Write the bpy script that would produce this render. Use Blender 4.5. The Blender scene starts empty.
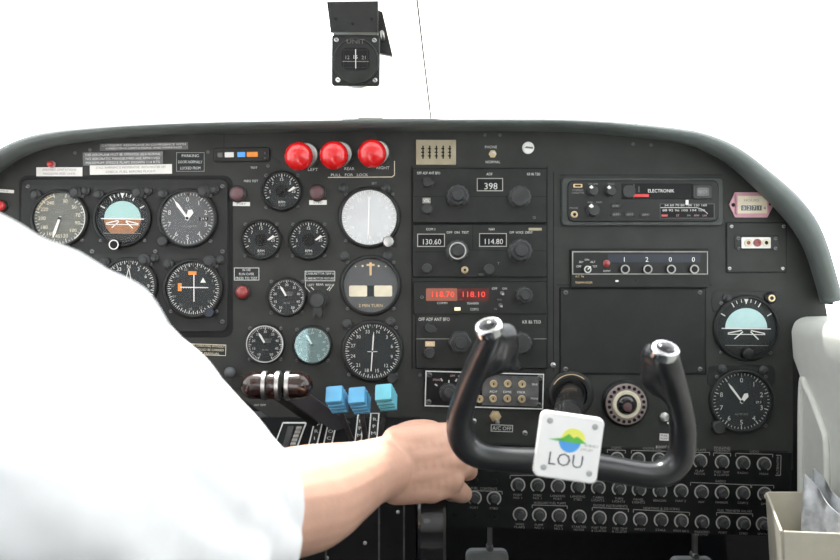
import bpy, bmesh, math, random
from mathutils import Vector, Matrix
random.seed(4)
sc = bpy.context.scene
COL = sc.collection
u = 0.00134          # metres per photo pixel on the instrument panel plane
D = 1.15             # distance of the camera from the panel
Z0 = 0.9             # camera height
FP = D / u
PI = math.pi
def W(px, py, d=0.0):
    s = (D - d) / FP
    return Vector(((px - 420) * s, -d, Z0 + (280 - py) * s))

# ------------------------------------------------------------------ materials
def lin(c):
    return c / 12.92 if c <= 0.04045 else ((c + 0.055) / 1.055) ** 2.4
def hx(h):
    h = h.lstrip('#')
    return tuple(lin(int(h[i:i + 2], 16) / 255) for i in (0, 2, 4))
MATS = {}
def mat(name, col, rough=0.5, metal=0.0, var=0.12, scale=60, bump=0.0, bscale=400, coat=0.0, emit=0.0, sss=0.0, spec=0.5):
    m = bpy.data.materials.new(name); m.use_nodes = True
    nt = m.node_tree; b = nt.nodes['Principled BSDF']
    c = hx(col) if isinstance(col, str) else col
    tc = nt.nodes.new('ShaderNodeTexCoord')
    n = nt.nodes.new('ShaderNodeTexNoise'); n.inputs['Scale'].default_value = scale; n.inputs['Detail'].default_value = 4
    nt.links.new(tc.outputs['Object'], n.inputs['Vector'])
    r = nt.nodes.new('ShaderNodeMapRange')
    r.inputs['From Min'].default_value = 0.3; r.inputs['From Max'].default_value = 0.7
    r.inputs['To Min'].default_value = 1 - var; r.inputs['To Max'].default_value = 1 + var
    nt.links.new(n.outputs['Fac'], r.inputs['Value'])
    mx = nt.nodes.new('ShaderNodeVectorMath'); mx.operation = 'SCALE'
    mx.inputs[0].default_value = c
    nt.links.new(r.outputs['Result'], mx.inputs['Scale'])
    nt.links.new(mx.outputs['Vector'], b.inputs['Base Color'])
    b.inputs['Roughness'].default_value = rough; b.inputs['Metallic'].default_value = metal
    b.inputs['Coat Weight'].default_value = coat; b.inputs['Specular IOR Level'].default_value = spec
    b.inputs['Coat Roughness'].default_value = 0.05
    if sss:
        b.inputs['Subsurface Weight'].default_value = sss
        b.inputs['Subsurface Radius'].default_value = (0.012, 0.005, 0.003)
        b.inputs['Subsurface Scale'].default_value = 0.5
    if emit:
        b.inputs['Emission Color'].default_value = (*c, 1); b.inputs['Emission Strength'].default_value = emit
    if bump:
        n2 = nt.nodes.new('ShaderNodeTexNoise'); n2.inputs['Scale'].default_value = bscale
        nt.links.new(tc.outputs['Object'], n2.inputs['Vector'])
        bp = nt.nodes.new('ShaderNodeBump'); bp.inputs['Strength'].default_value = bump; bp.inputs['Distance'].default_value = 0.001
        nt.links.new(n2.outputs['Fac'], bp.inputs['Height']); nt.links.new(bp.outputs['Normal'], b.inputs['Normal'])
    MATS[name] = m
    return m
def glass(name, refl=0.06, tint=(1, 1, 1), gcol=(1, 1, 1), ro=(.01, .06)):
    m = bpy.data.materials.new(name); m.use_nodes = True
    nt = m.node_tree; nt.nodes.remove(nt.nodes['Principled BSDF'])
    out = nt.nodes['Material Output']
    t = nt.nodes.new('ShaderNodeBsdfTransparent'); g = nt.nodes.new('ShaderNodeBsdfGlossy'); mx = nt.nodes.new('ShaderNodeMixShader')
    g.inputs['Color'].default_value = (*gcol, 1)
    ns = nt.nodes.new('ShaderNodeTexNoise'); ns.inputs['Scale'].default_value = 3
    mr = nt.nodes.new('ShaderNodeMapRange'); mr.inputs['To Min'].default_value = ro[0]; mr.inputs['To Max'].default_value = ro[1]
    nt.links.new(ns.outputs['Fac'], mr.inputs['Value']); nt.links.new(mr.outputs['Result'], g.inputs['Roughness'])
    t.inputs['Color'].default_value = (*tint, 1); mx.inputs['Fac'].default_value = refl
    nt.links.new(t.outputs[0], mx.inputs[1]); nt.links.new(g.outputs[0], mx.inputs[2]); nt.links.new(mx.outputs[0], out.inputs['Surface'])
    MATS[name] = m
    return m
mat('panel', (0.029, 0.031, 0.029), 0.55, spec=.25, var=0.18, scale=25, bump=0.25, bscale=900)
mat('panel2', (0.016, 0.0175, 0.017), 0.5, spec=.25, var=0.15, scale=30, bump=0.2, bscale=900)
mat('unit', (0.016, 0.0175, 0.0165), 0.45, spec=.25, var=0.2, scale=40, bump=0.1, bscale=700)
mat('black', (0.007, 0.007, 0.008), 0.5, spec=.2, var=0.2)
mat('breaker_face', (0.006, 0.0065, 0.007), 0.45, spec=.2, var=0.2)
mat('gloss_black', (0.012, 0.012, 0.013), 0.22, var=0.1, coat=0.3)
mat('yoke_black', (0.020, 0.021, 0.023), 0.28, var=0.15, scale=30, coat=0.2)
mat('bezel', (0.014, 0.015, 0.015), 0.4, spec=.3, var=0.15)
mat('knob', (0.030, 0.032, 0.033), 0.42, spec=.35, var=0.2)
mat('dial', (0.022, 0.026, 0.028), 0.6, spec=.2, var=0.1)
mat('dial_grey', (0.075, 0.08, 0.085), 0.6, var=0.1)
mat('dial_olive', (0.11, 0.115, 0.10), 0.6, var=0.1)
mat('glare_screw_silver', (0.40, 0.41, 0.42), 0.45, var=0.12, scale=40)  # gyro face has window glare painted in as silver; plate screws plain silver
mat('white', (0.72, 0.72, 0.70), 0.5, var=0.05)
mat('print', (0.55, 0.56, 0.54), 0.6, var=0.15, scale=300)
mat('print_dim', (0.22, 0.22, 0.21), 0.6, var=0.3, scale=400)
mat('print_dark', (0.03, 0.03, 0.05), 0.6)
mat('paper', (0.70, 0.69, 0.66), 0.7, var=0.06)
mat('teal', (0.30, 0.48, 0.46), 0.6, var=0.08, scale=50)
mat('teal_pale', (0.42, 0.62, 0.62), 0.6, var=0.08, scale=50)
mat('brown_earth', (0.28, 0.12, 0.05), 0.6, var=0.15)
mat('chrome', (0.72, 0.73, 0.75), 0.12, 1.0, var=0.05)
mat('steel', (0.45, 0.45, 0.44), 0.35, 1.0, var=0.2)
mat('steel_dark', (0.13, 0.13, 0.13), 0.45, 0.8, var=0.3)
mat('brass', (0.50, 0.40, 0.25), 0.35, 0.8, var=0.15)
mat('red', (0.52, 0.006, 0.008), 0.18, var=0.06, coat=0.5)
mat('red_dark', (0.22, 0.02, 0.02), 0.3, var=0.1, coat=0.5)
mat('red_lamp', (0.45, 0.03, 0.03), 0.3, coat=0.5)
mat('lamp_mauve', (0.10, 0.05, 0.055), 0.4, var=0.1)
mat('brown_gloss', (0.016, 0.006, 0.004), 0.15, var=0.2, coat=.5)
mat('blue', (0.09, 0.32, 0.54), 0.45, var=0.08)
mat('blue_teal', (0.12, 0.42, 0.52), 0.45, var=0.08)
mat('beige', (0.33, 0.29, 0.20), 0.6, var=0.12)
mat('pocket_beige', (0.52, 0.49, 0.41), 0.5, var=0.05)
mat('pink', (0.50, 0.27, 0.32), 0.4, var=0.08)
mat('orange', (0.75, 0.25, 0.03), 0.5)
mat('orange_pale', (0.62, 0.45, 0.25), 0.5)
mat('cream', (0.62, 0.57, 0.44), 0.5)
mat('led_red', (1.0, 0.06, 0.03), 0.4, emit=.75)
mat('led_screen', (0.06, 0.006, 0.005), 0.25, emit=0.3)
mat('led_screen_glare', (0.22, 0.07, 0.045), 0.3, emit=0.3)  # paler copy: orange reflection painted over the left half of the display
mat('lamp_cream', (0.9, 0.8, 0.5), 0.4, emit=0.4)
mat('blue_dark', (0.008, 0.013, 0.027), 0.4)
mat('yellow', (0.85, 0.85, 0.15), 0.5, var=0.03)
mat('green', (0.12, 0.5, 0.08), 0.5, var=0.05)
mat('sky_blue', (0.10, 0.38, 0.85), 0.5, var=0.05)
mat('green_print', (0.25, 0.33, 0.26), 0.5)
mat('mauve_print', (0.45, 0.30, 0.30), 0.5)
mat('surround', (0.045, 0.052, 0.049), 0.5, spec=.3, var=.15)
mat('print_mid', (0.33, 0.33, 0.31), 0.6, var=0.15)
mat('lip', (0.085, 0.100, 0.096), 0.5, var=0.15, scale=20, bump=0.3, bscale=500)
mat('shirt', (0.88, 0.88, 0.90), 0.85, var=0.015, bump=0.15, bscale=1500)
mat('skin', (0.66, 0.39, 0.29), 0.5, var=0.07, scale=35, bump=0.15, bscale=300, sss=0.15)
mat('trousers', (0.02, 0.022, 0.035), 0.9)
mat('hair', (0.05, 0.03, 0.02), 0.6, var=0.3, scale=200)
mat('eye', (0.8, 0.8, 0.8), 0.2)
mat('arm_lit_grey', (0.055, 0.057, 0.065), .45)  # lighter grey for the right throttle arm: light on its top painted in
mat('vent_ring', (0.24, 0.19, 0.18), .5)
mat('plate_white', (0.9, 0.9, 0.9), .35, var=.02)
mat('trim', (0.64, 0.65, 0.61), 0.5, var=0.03)
mat('headliner', (0.80, 0.79, 0.76), 0.8, var=0.03)
mat('post', (0.86, 0.85, 0.78), 0.6, var=0.02)
mat('carpet', (0.03, 0.032, 0.035), 0.95, var=0.3, bump=0.4)
mat('seat', (0.10, 0.11, 0.13), 0.85, var=0.1)
mat('pedal', (0.20, 0.21, 0.21), 0.6, var=0.1)
mat('plastic_clear', (0.45, 0.47, 0.50), 0.2, var=0.15, scale=80, coat=0.5)
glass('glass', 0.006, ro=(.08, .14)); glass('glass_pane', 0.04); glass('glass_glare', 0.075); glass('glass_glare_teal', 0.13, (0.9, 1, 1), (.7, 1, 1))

pm = MATS['post']; nt = pm.node_tree; tr_ = nt.nodes.new('ShaderNodeBsdfTranslucent'); tr_.inputs['Color'].default_value = (.93, .92, .88, 1)  # translucency added so the post glows near white, in place of lens glare
mx_ = nt.nodes.new('ShaderNodeMixShader'); mx_.inputs['Fac'].default_value = .55
nt.links.new(nt.nodes['Principled BSDF'].outputs[0], mx_.inputs[1]); nt.links.new(tr_.outputs[0], mx_.inputs[2]); nt.links.new(mx_.outputs[0], nt.nodes['Material Output'].inputs['Surface'])
# ------------------------------------------------------------------ mesh builder (photo pixels: x right, y down, d toward the viewer)
TEXT = {}
def text_geo(s):
    if s in TEXT: return TEXT[s]
    cu = bpy.data.curves.new('t', 'FONT'); cu.body = s.lstrip('~'); cu.offset = -.010 if s[:1] == '~' else 0; cu.resolution_u = 2; cu.size = 1.0
    o = bpy.data.objects.new('t', cu); COL.objects.link(o)
    bpy.context.view_layer.update()
    me = o.evaluated_get(bpy.context.evaluated_depsgraph_get()).to_mesh()
    vs = [tuple(v.co) for v in me.vertices]; fs = [tuple(p.vertices) for p in me.polygons]
    o.evaluated_get(bpy.context.evaluated_depsgraph_get()).to_mesh_clear()
    bpy.data.objects.remove(o); bpy.data.curves.remove(cu)
    if not vs: vs = [(0, 0, 0)]
    x0 = min(v[0] for v in vs); x1 = max(v[0] for v in vs)
    TEXT[s] = (vs, fs, x0, x1)
    return TEXT[s]
class MB:
    def __init__(s, rot=0.0):
        s.v = []; s.f = []; s.m = []; s.names = []; s.rot = math.radians(rot); s.smooth = True
    def mi(s, n):
        if n not in s.names: s.names.append(n)
        return s.names.index(n)
    def add(s, vs, fs, m):
        k = len(s.v); i = s.mi(m)
        for (x, y, d) in vs: s.v.append((x * u, -d * u, -y * u))
        for f in fs: s.f.append(tuple(a + k for a in f)); s.m.append(i)
    def raw(s, vs, fs, m):
        k = len(s.v); i = s.mi(m); s.v += [tuple(v) for v in vs]
        for f in fs: s.f.append(tuple(a + k for a in f)); s.m.append(i)
    def poly(s, pts, d0, d1, m):       # prism from outline (any order)
        a = sum(pts[i][0] * pts[(i + 1) % len(pts)][1] - pts[(i + 1) % len(pts)][0] * pts[i][1] for i in range(len(pts)))
        if a > 0: pts = pts[::-1]      # counter clockwise with y up
        n = len(pts)
        vs = [(x, y, d1) for x, y in pts] + [(x, y, d0) for x, y in pts]
        fs = [tuple(range(n)), tuple(range(2 * n - 1, n - 1, -1))]
        fs += [(i, n + i, n + (i + 1) % n, (i + 1) % n) for i in range(n)]
        s.add(vs, fs, m); return s
    def flat(s, pts, d, m):
        a = sum(pts[i][0] * pts[(i + 1) % len(pts)][1] - pts[(i + 1) % len(pts)][0] * pts[i][1] for i in range(len(pts)))
        if a > 0: pts = pts[::-1]
        s.add([(x, y, d) for x, y in pts], [tuple(range(len(pts)))], m); return s
    def box(s, cx, cy, w, h, d0, d1, m, rot=0):
        c, n = math.cos(math.radians(rot)), math.sin(math.radians(rot))
        pts = [(cx + x * c - y * n, cy + x * n + y * c) for x, y in ((-w / 2, -h / 2), (w / 2, -h / 2), (w / 2, h / 2), (-w / 2, h / 2))]
        return s.poly(pts, d0, d1, m)
    def rrpts(s, cx, cy, w, h, r, n=4):
        pts = []
        for (sx, sy, a0) in ((1, 1, 0), (-1, 1, 90), (-1, -1, 180), (1, -1, 270)):
            for k in range(n + 1):
                a = math.radians(a0 + 90 * k / n)
                pts.append((cx + sx * (w / 2 - r) + r * math.cos(a), cy + sy * (h / 2 - r) + r * math.sin(a)))
        return pts
    def rr(s, cx, cy, w, h, r, d0, d1, m, bev=0.0):
        if bev:
            a = s.rrpts(cx, cy, w, h, r)[::-1]; b = s.rrpts(cx, cy, w - 2 * bev, h - 2 * bev, max(r - bev, .1))[::-1]; n = len(a)
            vs = [(x, y, d0) for x, y in a] + [(x, y, d1 - bev) for x, y in a] + [(x, y, d1) for x, y in b]
            fs = [tuple(range(2 * n, 3 * n)), tuple(range(n - 1, -1, -1))]
            for L in (0, 1):
                fs += [(L * n + i, L * n + (i + 1) % n, (L + 1) * n + (i + 1) % n, (L + 1) * n + i) for i in range(n)]
            s.add(vs, fs, m); return s
        return s.poly(s.rrpts(cx, cy, w, h, r), d0, d1, m)
    def frame(s, cx, cy, w, h, t, d0, d1, m):
        s.box(cx, cy - h / 2 + t / 2, w, t, d0, d1, m); s.box(cx, cy + h / 2 - t / 2, w, t, d0, d1, m)
        s.box(cx - w / 2 + t / 2, cy, t, h - 2 * t, d0, d1, m); s.box(cx + w / 2 - t / 2, cy, t, h - 2 * t, d0, d1, m); return s
    def lathe(s, cx, cy, prof, m, seg=40, sx=1.0, sy=1.0, flut=0, famp=0.0):
        vs = []; fs = []
        for (r, d) in prof:
            for k in range(seg):
                a = 2 * PI * k / seg
                rr = r * (1 + (famp * math.cos(flut * a) if flut and r > .5 else 0))
                vs.append((cx + rr * math.cos(a) * sx, cy - rr * math.sin(a) * sy, d))
        n = len(prof)
        for i in range(n - 1):
            for k in range(seg):
                k2 = (k + 1) % seg
                fs.append((i * seg + k, i * seg + k2, (i + 1) * seg + k2, (i + 1) * seg + k))
        if prof[-1][0] > 1e-6 and prof[0] != prof[-1]: fs.append(tuple((n - 1) * seg + k for k in range(seg)))
        if prof[0][0] > 1e-6 and prof[0] != prof[-1]: fs.append(tuple(seg - 1 - k for k in range(seg)))
        s.add(vs, fs, m); return s
    def cyl(s, cx, cy, r, d0, d1, m, seg=28, bev=0.0, **k):
        pr = [(r, d0), (r, d1 - bev), (r - bev, d1)] if bev else [(r, d0), (r, d1)]
        return s.lathe(cx, cy, pr, m, seg, **k)
    def ring(s, cx, cy, r0, r1, d0, d1, m, seg=48):
        return s.lathe(cx, cy, [(r0, d0), (r1, d0), (r1, d1), (r0, d1), (r0, d0)], m, seg)
    def arc(s, cx, cy, r, a0, a1, w, d, m, n=24):      # flat arc, degrees clockwise from top
        p = []; q = []
        for k in range(n + 1):
            a = math.radians(a0 + (a1 - a0) * k / n)
            p.append((cx + (r + w / 2) * math.sin(a), cy - (r + w / 2) * math.cos(a))); q.append((cx + (r - w / 2) * math.sin(a), cy - (r - w / 2) * math.cos(a)))
        for k in range(n): s.flat([p[k], p[k + 1], q[k + 1], q[k]], d, m)
        return s
    def disc(s, cx, cy, r, d, m, seg=40):
        return s.flat([(cx + r * math.cos(2 * PI * k / seg), cy + r * math.sin(2 * PI * k / seg)) for k in range(seg)], d, m)
    def line(s, x0, y0, x1, y1, w, d, m, h=0.0):
        L = math.hypot(x1 - x0, y1 - y0) or 1; nx, ny = -(y1 - y0) / L * w / 2, (x1 - x0) / L * w / 2
        pts = [(x0 + nx, y0 + ny), (x1 + nx, y1 + ny), (x1 - nx, y1 - ny), (x0 - nx, y0 - ny)]
        return s.poly(pts, d - h, d, m) if h else s.flat(pts, d, m)
    def tick(s, cx, cy, r0, r1, a, w, d, m):
        a = math.radians(a); return s.line(cx + r0 * math.sin(a), cy - r0 * math.cos(a), cx + r1 * math.sin(a), cy - r1 * math.cos(a), w, d, m)
    def text(s, t, cx, cy, h, d, m, w=None, rot=0):
        vs, fs, x0, x1 = text_geo(t); k = h / 0.69; kx = k if not w else w / max(x1 - x0, 1e-3)
        c, n = math.cos(math.radians(rot)), math.sin(math.radians(rot)); xm = (x0 + x1) / 2; out = []
        for v in vs:
            x, y = (v[0] - xm) * kx, -(v[1] - 0.345) * k
            out.append((cx + x * c - y * n, cy + x * n + y * c, d))
        s.add(out, fs, m); return s
    def build(s, name, parent=None, smooth=True, angle=0.6):
        me = bpy.data.meshes.new(name); me.from_pydata(s.v, [], s.f)
        for n in s.names: me.materials.append(MATS[n])
        me.polygons.foreach_set('material_index', s.m)
        me.update()
        if smooth:
            me.shade_smooth(); me.set_sharp_from_angle(angle=angle)
        o = bpy.data.objects.new(name, me); COL.objects.link(o)
        if parent is not None: o.parent = parent
        return o
def tag(o, label, cat, group=None):
    o['label'] = label; o['category'] = cat
    if group: o['group'] = group
    return o
def struct(o):
    o['kind'] = 'structure'; return o
def thing(name, label, cat, px, py, d=0.0, rot=0.0, group=None, tilt=(0, 0)):
    o = bpy.data.objects.new(name, None); o.empty_display_size = 0.01; COL.objects.link(o)
    o.location = W(px, py, d); o.rotation_euler = (math.radians(tilt[0]), math.radians(rot), math.radians(tilt[1]))
    return tag(o, label, cat, group)
def screws(root, pts, r=2.2, d=1.0, m='steel_dark'):
    for (x, y) in pts:
        b = MB(); b.lathe(x, y, [(r, d - .6), (r, d + .4), (r * .7, d + .9)], m, 14); b.line(x - r * .6, y - r * .3, x + r * .6, y + r * .3, r * .3, d + .95, 'black')
        b.build('screw', root)

# ------------------------------------------------------------------ geometry in world metres: swept tubes and blended bodies
def crom(pts, n=8):
    P = [pts[0]] + list(pts) + [pts[-1]]; out = []
    for i in range(1, len(P) - 2):
        for k in range(n):
            t = k / n
            out.append(tuple(0.5 * ((2 * P[i][j]) + (-P[i - 1][j] + P[i + 1][j]) * t + (2 * P[i - 1][j] - 5 * P[i][j] + 4 * P[i + 1][j] - P[i + 2][j]) * t * t + (-P[i - 1][j] + 3 * P[i][j] - 3 * P[i + 1][j] + P[i + 2][j]) * t ** 3) for j in range(len(P[i]))))
    out.append(tuple(P[-2])); return out
SPH = []
def blob(name, balls, voxel, matname, smooth=4, parent=None, origin=None, disp=None):
    """balls: (centre, (rx,ry,rz), euler or None) merged into one continuous surface"""
    if not SPH:
        bm = bmesh.new(); bmesh.ops.create_uvsphere(bm, u_segments=18, v_segments=12, radius=1)
        SPH.append([tuple(v.co) for v in bm.verts]); SPH.append([tuple(v.index for v in f.verts) for f in bm.faces]); bm.free()
    vs = []; fs = []
    for (c, r, e) in balls:
        k = len(vs); R = e.to_matrix() if e is not None else None
        for (x, y, z) in SPH[0]:
            p = Vector((x * r[0], y * r[1], z * r[2]))
            if R is not None: p = R @ p
            vs.append(p + c)
        fs += [tuple(i + k for i in f) for f in SPH[1]]
    me = bpy.data.meshes.new(name); me.from_pydata(vs, [], fs)
    o = bpy.data.objects.new(name, me); COL.objects.link(o)
    r = o.modifiers.new('r', 'REMESH'); r.mode = 'VOXEL'; r.voxel_size = voxel
    s = o.modifiers.new('s', 'SMOOTH'); s.iterations = smooth; s.factor = 0.5
    bpy.context.view_layer.update()
    dg = bpy.context.evaluated_depsgraph_get()
    m2 = bpy.data.meshes.new_from_object(o.evaluated_get(dg)); o.modifiers.clear()
    if disp:
        nn = [v.normal.copy() for v in m2.vertices]
        for v, n in zip(m2.vertices, nn): v.co += n * disp(v.co)
    if origin is not None:
        for v in m2.vertices: v.co -= origin
    m2.materials.clear(); m2.materials.append(MATS[matname]); m2.shade_smooth(); m2.name = name
    o.data = m2; bpy.data.meshes.remove(me)
    if parent is not None: o.parent = parent
    elif origin is not None: o.location = origin
    return o
def chain(pts, n=10, flat=None):
    """pts: (Vector, r) -> dense balls"""
    q = crom([(*p, r) for p, r in pts], n)
    return [(Vector(a[:3]), ((a[3],) * 3 if flat is None else (a[3] * flat[0], a[3] * flat[1], a[3] * flat[2])), None) for a in q]
def wbox(name, x0, x1, y0, y1, z0, z1, m, parent=None, bev=0.0):
    bm = bmesh.new(); bmesh.ops.create_cube(bm, size=1)
    c = Vector(((x0 + x1) / 2, (y0 + y1) / 2, (z0 + z1) / 2))
    for v in bm.verts: v.co = Vector((v.co.x * (x1 - x0), v.co.y * (y1 - y0), v.co.z * (z1 - z0)))
    if bev: bmesh.ops.bevel(bm, geom=bm.edges[:], offset=bev, segments=3, affect='EDGES', profile=.5)
    me = bpy.data.meshes.new(name); bm.to_mesh(me); bm.free(); me.materials.append(MATS[m])
    if bev: me.shade_smooth(); me.set_sharp_from_angle(angle=.5)
    o = bpy.data.objects.new(name, me); COL.objects.link(o); o.location = c
    if parent is not None: o.parent = parent; o.location = c - parent.location
    return o

# =================================================================== THE SETTING (cabin)
XL, XR = -0.72, 0.60
struct(wbox('floor', XL, XR + .02, -2.3, 0.6, -0.03, 0.0, 'carpet'))
struct(wbox('wall_front', XL, XR + .02, 0.56, 0.60, 0.0, 1.02, 'black'))
struct(wbox('wall_left', XL - .06, XL, -2.3, 0.6, -0.03, 0.86, 'trim'))
struct(wbox('ceiling', XL - .06, XR + .08, -2.3, -0.44, 1.50, 1.53, 'headliner'))
bw = MB(); bx0, bx1, bz0, bz1 = -0.345, -0.07, 1.015, 1.30  # back wall; its opening is invented to give the gyro glass its glare
for (a, c, e, f) in ((XL - .06, XR + .08, -.03, bz0), (XL - .06, XR + .08, bz1, 1.53), (XL - .06, bx0, bz0, bz1), (bx1, XR + .08, bz0, bz1)):
    P = [(x, y, z) for x in (a, c) for y in (-2.36, -2.3) for z in (e, f)]
    bw.raw(P, [(0, 1, 3, 2), (4, 6, 7, 5), (0, 4, 5, 1), (2, 3, 7, 6), (0, 2, 6, 4), (1, 5, 7, 3)], 'headliner')
struct(bw.build('wall_back', smooth=False))
# right wall with its ledge, a shaped section swept along the cabin
def wall_right():
    prof = [(0.60, 0.0), (0.512, 0.0), (0.506, 0.60), (0.507, 0.772), (0.498, 0.797), (0.4955, 0.832), (0.500, 0.845), (0.510, 0.851), (0.66, 0.856), (0.66, 0.0)]
    b = MB(); n = len(prof); ys = [0.0, -2.3]
    vs = [(x, y, z) for y in ys for x, z in prof]
    fs = [tuple(range(n - 1, -1, -1)), tuple(range(n, 2 * n))] + [(i, (i + 1) % n, n + (i + 1) % n, n + i) for i in range(n)]
    b.raw(vs, fs, 'trim')
    o = b.build('wall_right', angle=.9)
    m = o.modifiers.new('b', 'BEVEL'); m.width = 0.006; m.segments = 3; m.limit_method = 'ANGLE'; m.angle_limit = .4
    return struct(o)
wr = wall_right()
struct(wbox('wall_footwell', 0.56, 0.66, 0.002, 0.60, 0.0, 0.83, 'black'))
# raised door-panel bead on the right wall
def rib(name, pts, r, m):
    b = MB(); seg = 10; vs = []; fs = []
    for i, p in enumerate(pts):
        p = Vector(p); t = (Vector(pts[min(i + 1, len(pts) - 1)]) - Vector(pts[max(i - 1, 0)])).normalized()
        a = Vector((1, 0, 0)); a = (a - t * a.dot(t)).normalized(); c = t.cross(a)
        for k in range(seg):
            q = 2 * PI * k / seg; vs.append(p + a * r * math.cos(q) + c * r * math.sin(q))
    for i in range(len(pts) - 1):
        for k in range(seg): fs.append((i * seg + k, i * seg + (k + 1) % seg, (i + 1) * seg + (k + 1) % seg, (i + 1) * seg + k))
    fs.append(tuple(range(seg))); fs.append(tuple(range((len(pts) - 1) * seg, len(pts) * seg)))
    b.raw(vs, fs, m); o = b.build(name, angle=1.5)
    return o
bead = crom([(0.505, -0.012, 0.35), (0.505, -0.012, 0.60), (0.506, -0.012, 0.755), (0.505, -0.03, 0.758), (0.504, -0.075, 0.715), (0.504, -0.085, 0.69), (0.504, -0.088, 0.60), (0.505, -0.088, 0.35)], 6)
o = rib('trim_1', bead, 0.0045, 'trim'); struct(o)
# cabin side pillars and roof rails, kept slim
for i, (x, y) in enumerate(((XR + .05, -0.50), (XR + .05, -1.45), (XR + .05, -2.28), (XL - .03, -0.50), (XL - .03, -1.45), (XL - .03, -2.28))):
    struct(wbox('trim_%d' % (i + 2), x - .02, x + .02, y - .035, y + .035, 0.84, 1.52, 'headliner'))
# windscreen: two panes and the centre post between them; side panes
def slab(name, pts, t, m):
    P = [Vector(p) for p in pts]; n = (P[1] - P[0]).cross(P[2] - P[0]).normalized() * t
    b = MB(); k = len(P); b.raw([*P, *[p + n for p in P]], [tuple(range(k)), tuple(range(2 * k - 1, k - 1, -1))] + [(i, k + i, k + (i + 1) % k, (i + 1) % k) for i in range(k)], m)
    return struct(b.build(name, smooth=False))
yb, zb, yt, zt = 0.30, 1.118, -0.44, 1.505
slab('window_1', [(XL + .02, yb, zb), (-0.094, yb, zb), (-0.165, yt, zt), (XL + .06, yt, zt)], .004, 'glass_pane')
slab('window_2', [(0.026, yb, zb), (0.56, yb, zb), (0.56, yt, zt), (-0.045, yt, zt)], .004, 'glass_pane')
slab('trim_8', [(-0.092, yb - .004, zb + .002), (0.024, yb - .004, zb + .002), (-0.047, yt - .004, zt + .002), (-0.163, yt - .004, zt + .002)], .02, 'post')
o = rib('trim_9', [(0.0245, yb - .012, zb + .0), (-0.0465, yt - .012, zt)], 0.0012, 'steel_dark'); struct(o)
for i, x in enumerate((XR + .052, XL - .032)):
    for j, (a, c) in enumerate(((0.28, -0.46), (-0.54, -1.41), (-1.49, -2.24))):
        top = 1.50
        if j == 0: slab('window_%d' % (3 + i * 3 + j), [(x, a, .86), (x, c, .86), (x, c, 1.50), (x, a, 1.12)], .004, 'glass_pane')
        else: slab('window_%d' % (3 + i * 3 + j), [(x, a, .86), (x, c, .86), (x, c, top), (x, a, top)], .004, 'glass_pane')

slab('window_9', [(bx0, -2.33, bz0), (bx1, -2.33, bz0), (bx1, -2.33, bz1), (bx0, -2.33, bz1)], .004, 'glass_pane')  # unseen rear pane added as the bright area mirrored in the gyro glass
# =================================================================== GLARESHIELD
top = [(-60, 200), (-30, 172), (0, 151), (25, 139), (60, 131), (120, 126), (200, 122.5), (300, 120.5), (400, 119.5), (500, 119.5), (560, 120), (610, 122.5), (650, 126), (690, 131), (715, 138), (738, 149), (765, 169), (792, 192), (812, 216), (824, 242), (833, 272), (840, 298)]
bot = [(-48, 212), (-20, 186), (4, 166), (30, 152), (64, 143.5), (122, 136), (200, 131.5), (300, 129.5), (400, 128.5), (500, 128.5), (560, 129), (608, 132), (648, 137), (684, 143), (706, 151), (728, 163), (752, 184), (778, 210), (796, 232), (808, 254), (817, 282), (823, 303)]
gs = thing('glareshield', 'dark grey padded glareshield arching over the top of the instrument panel', 'glareshield', 420, 124)
def glareshield():
    b = MB(); vs = []; fs = []; seg = 12; n = len(top); cen = []
    tt = crom([(*a, *c) for a, c in zip(top, bot)], 3)
    for (ax, ay, bx, by) in tt:
        A = W(ax, ay, .028); B = W(bx, by, .028); c = (A + B) / 2; h = (A - B) / 2; 
        for k in range(seg):
            q = 2 * PI * k / seg; vs.append(c + h * math.cos(q) + Vector((0, -1, 0)) * (0.022 * math.sin(q)))
    N = len(tt)
    for i in range(N - 1):
        for k in range(seg): fs.append((i * seg + k, (i + 1) * seg + k, (i + 1) * seg + (k + 1) % seg, i * seg + (k + 1) % seg))
    fs.append(tuple(range(seg))); fs.append(tuple(range((N - 1) * seg, N * seg)))
    b.raw([v - gs.location for v in vs], fs, 'lip'); b.build('padded_lip', gs, angle=2)
    b = MB(); vs = []; fs = []                      # hood: from lip back to windscreen foot
    for (ax, ay, bx, by) in tt:
        A = W(ax, ay, .028); B = W(bx, by, .028); c = A * .6 + B * .4
        e = Vector((max(min(c.x * .96, .57), XL + .03), 0.31, min(1.11, c.z - .004) if abs(c.x) < .45 else c.z - .01))
        f = Vector((c.x, 0.012, c.z)); t = Vector((0, 0, .006))
        vs += [c, f, e, e - t, f - t, c - t]
    for i in range(N - 1):
        for k in range(6): fs.append((i * 6 + k, i * 6 + (k + 1) % 6, (i + 1) * 6 + (k + 1) % 6, (i + 1) * 6 + k))
    b.raw([v - gs.location for v in vs], fs, 'lip'); b.build('hood', gs, angle=1.2)
    b = MB()                                        # small defroster lip seen above the edge
    b.rr(-50, -6.2, 26, 3, 1.4, -30, -8, 'steel_dark', bev=.6); b.build('defroster_vent', gs)
glareshield()

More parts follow.
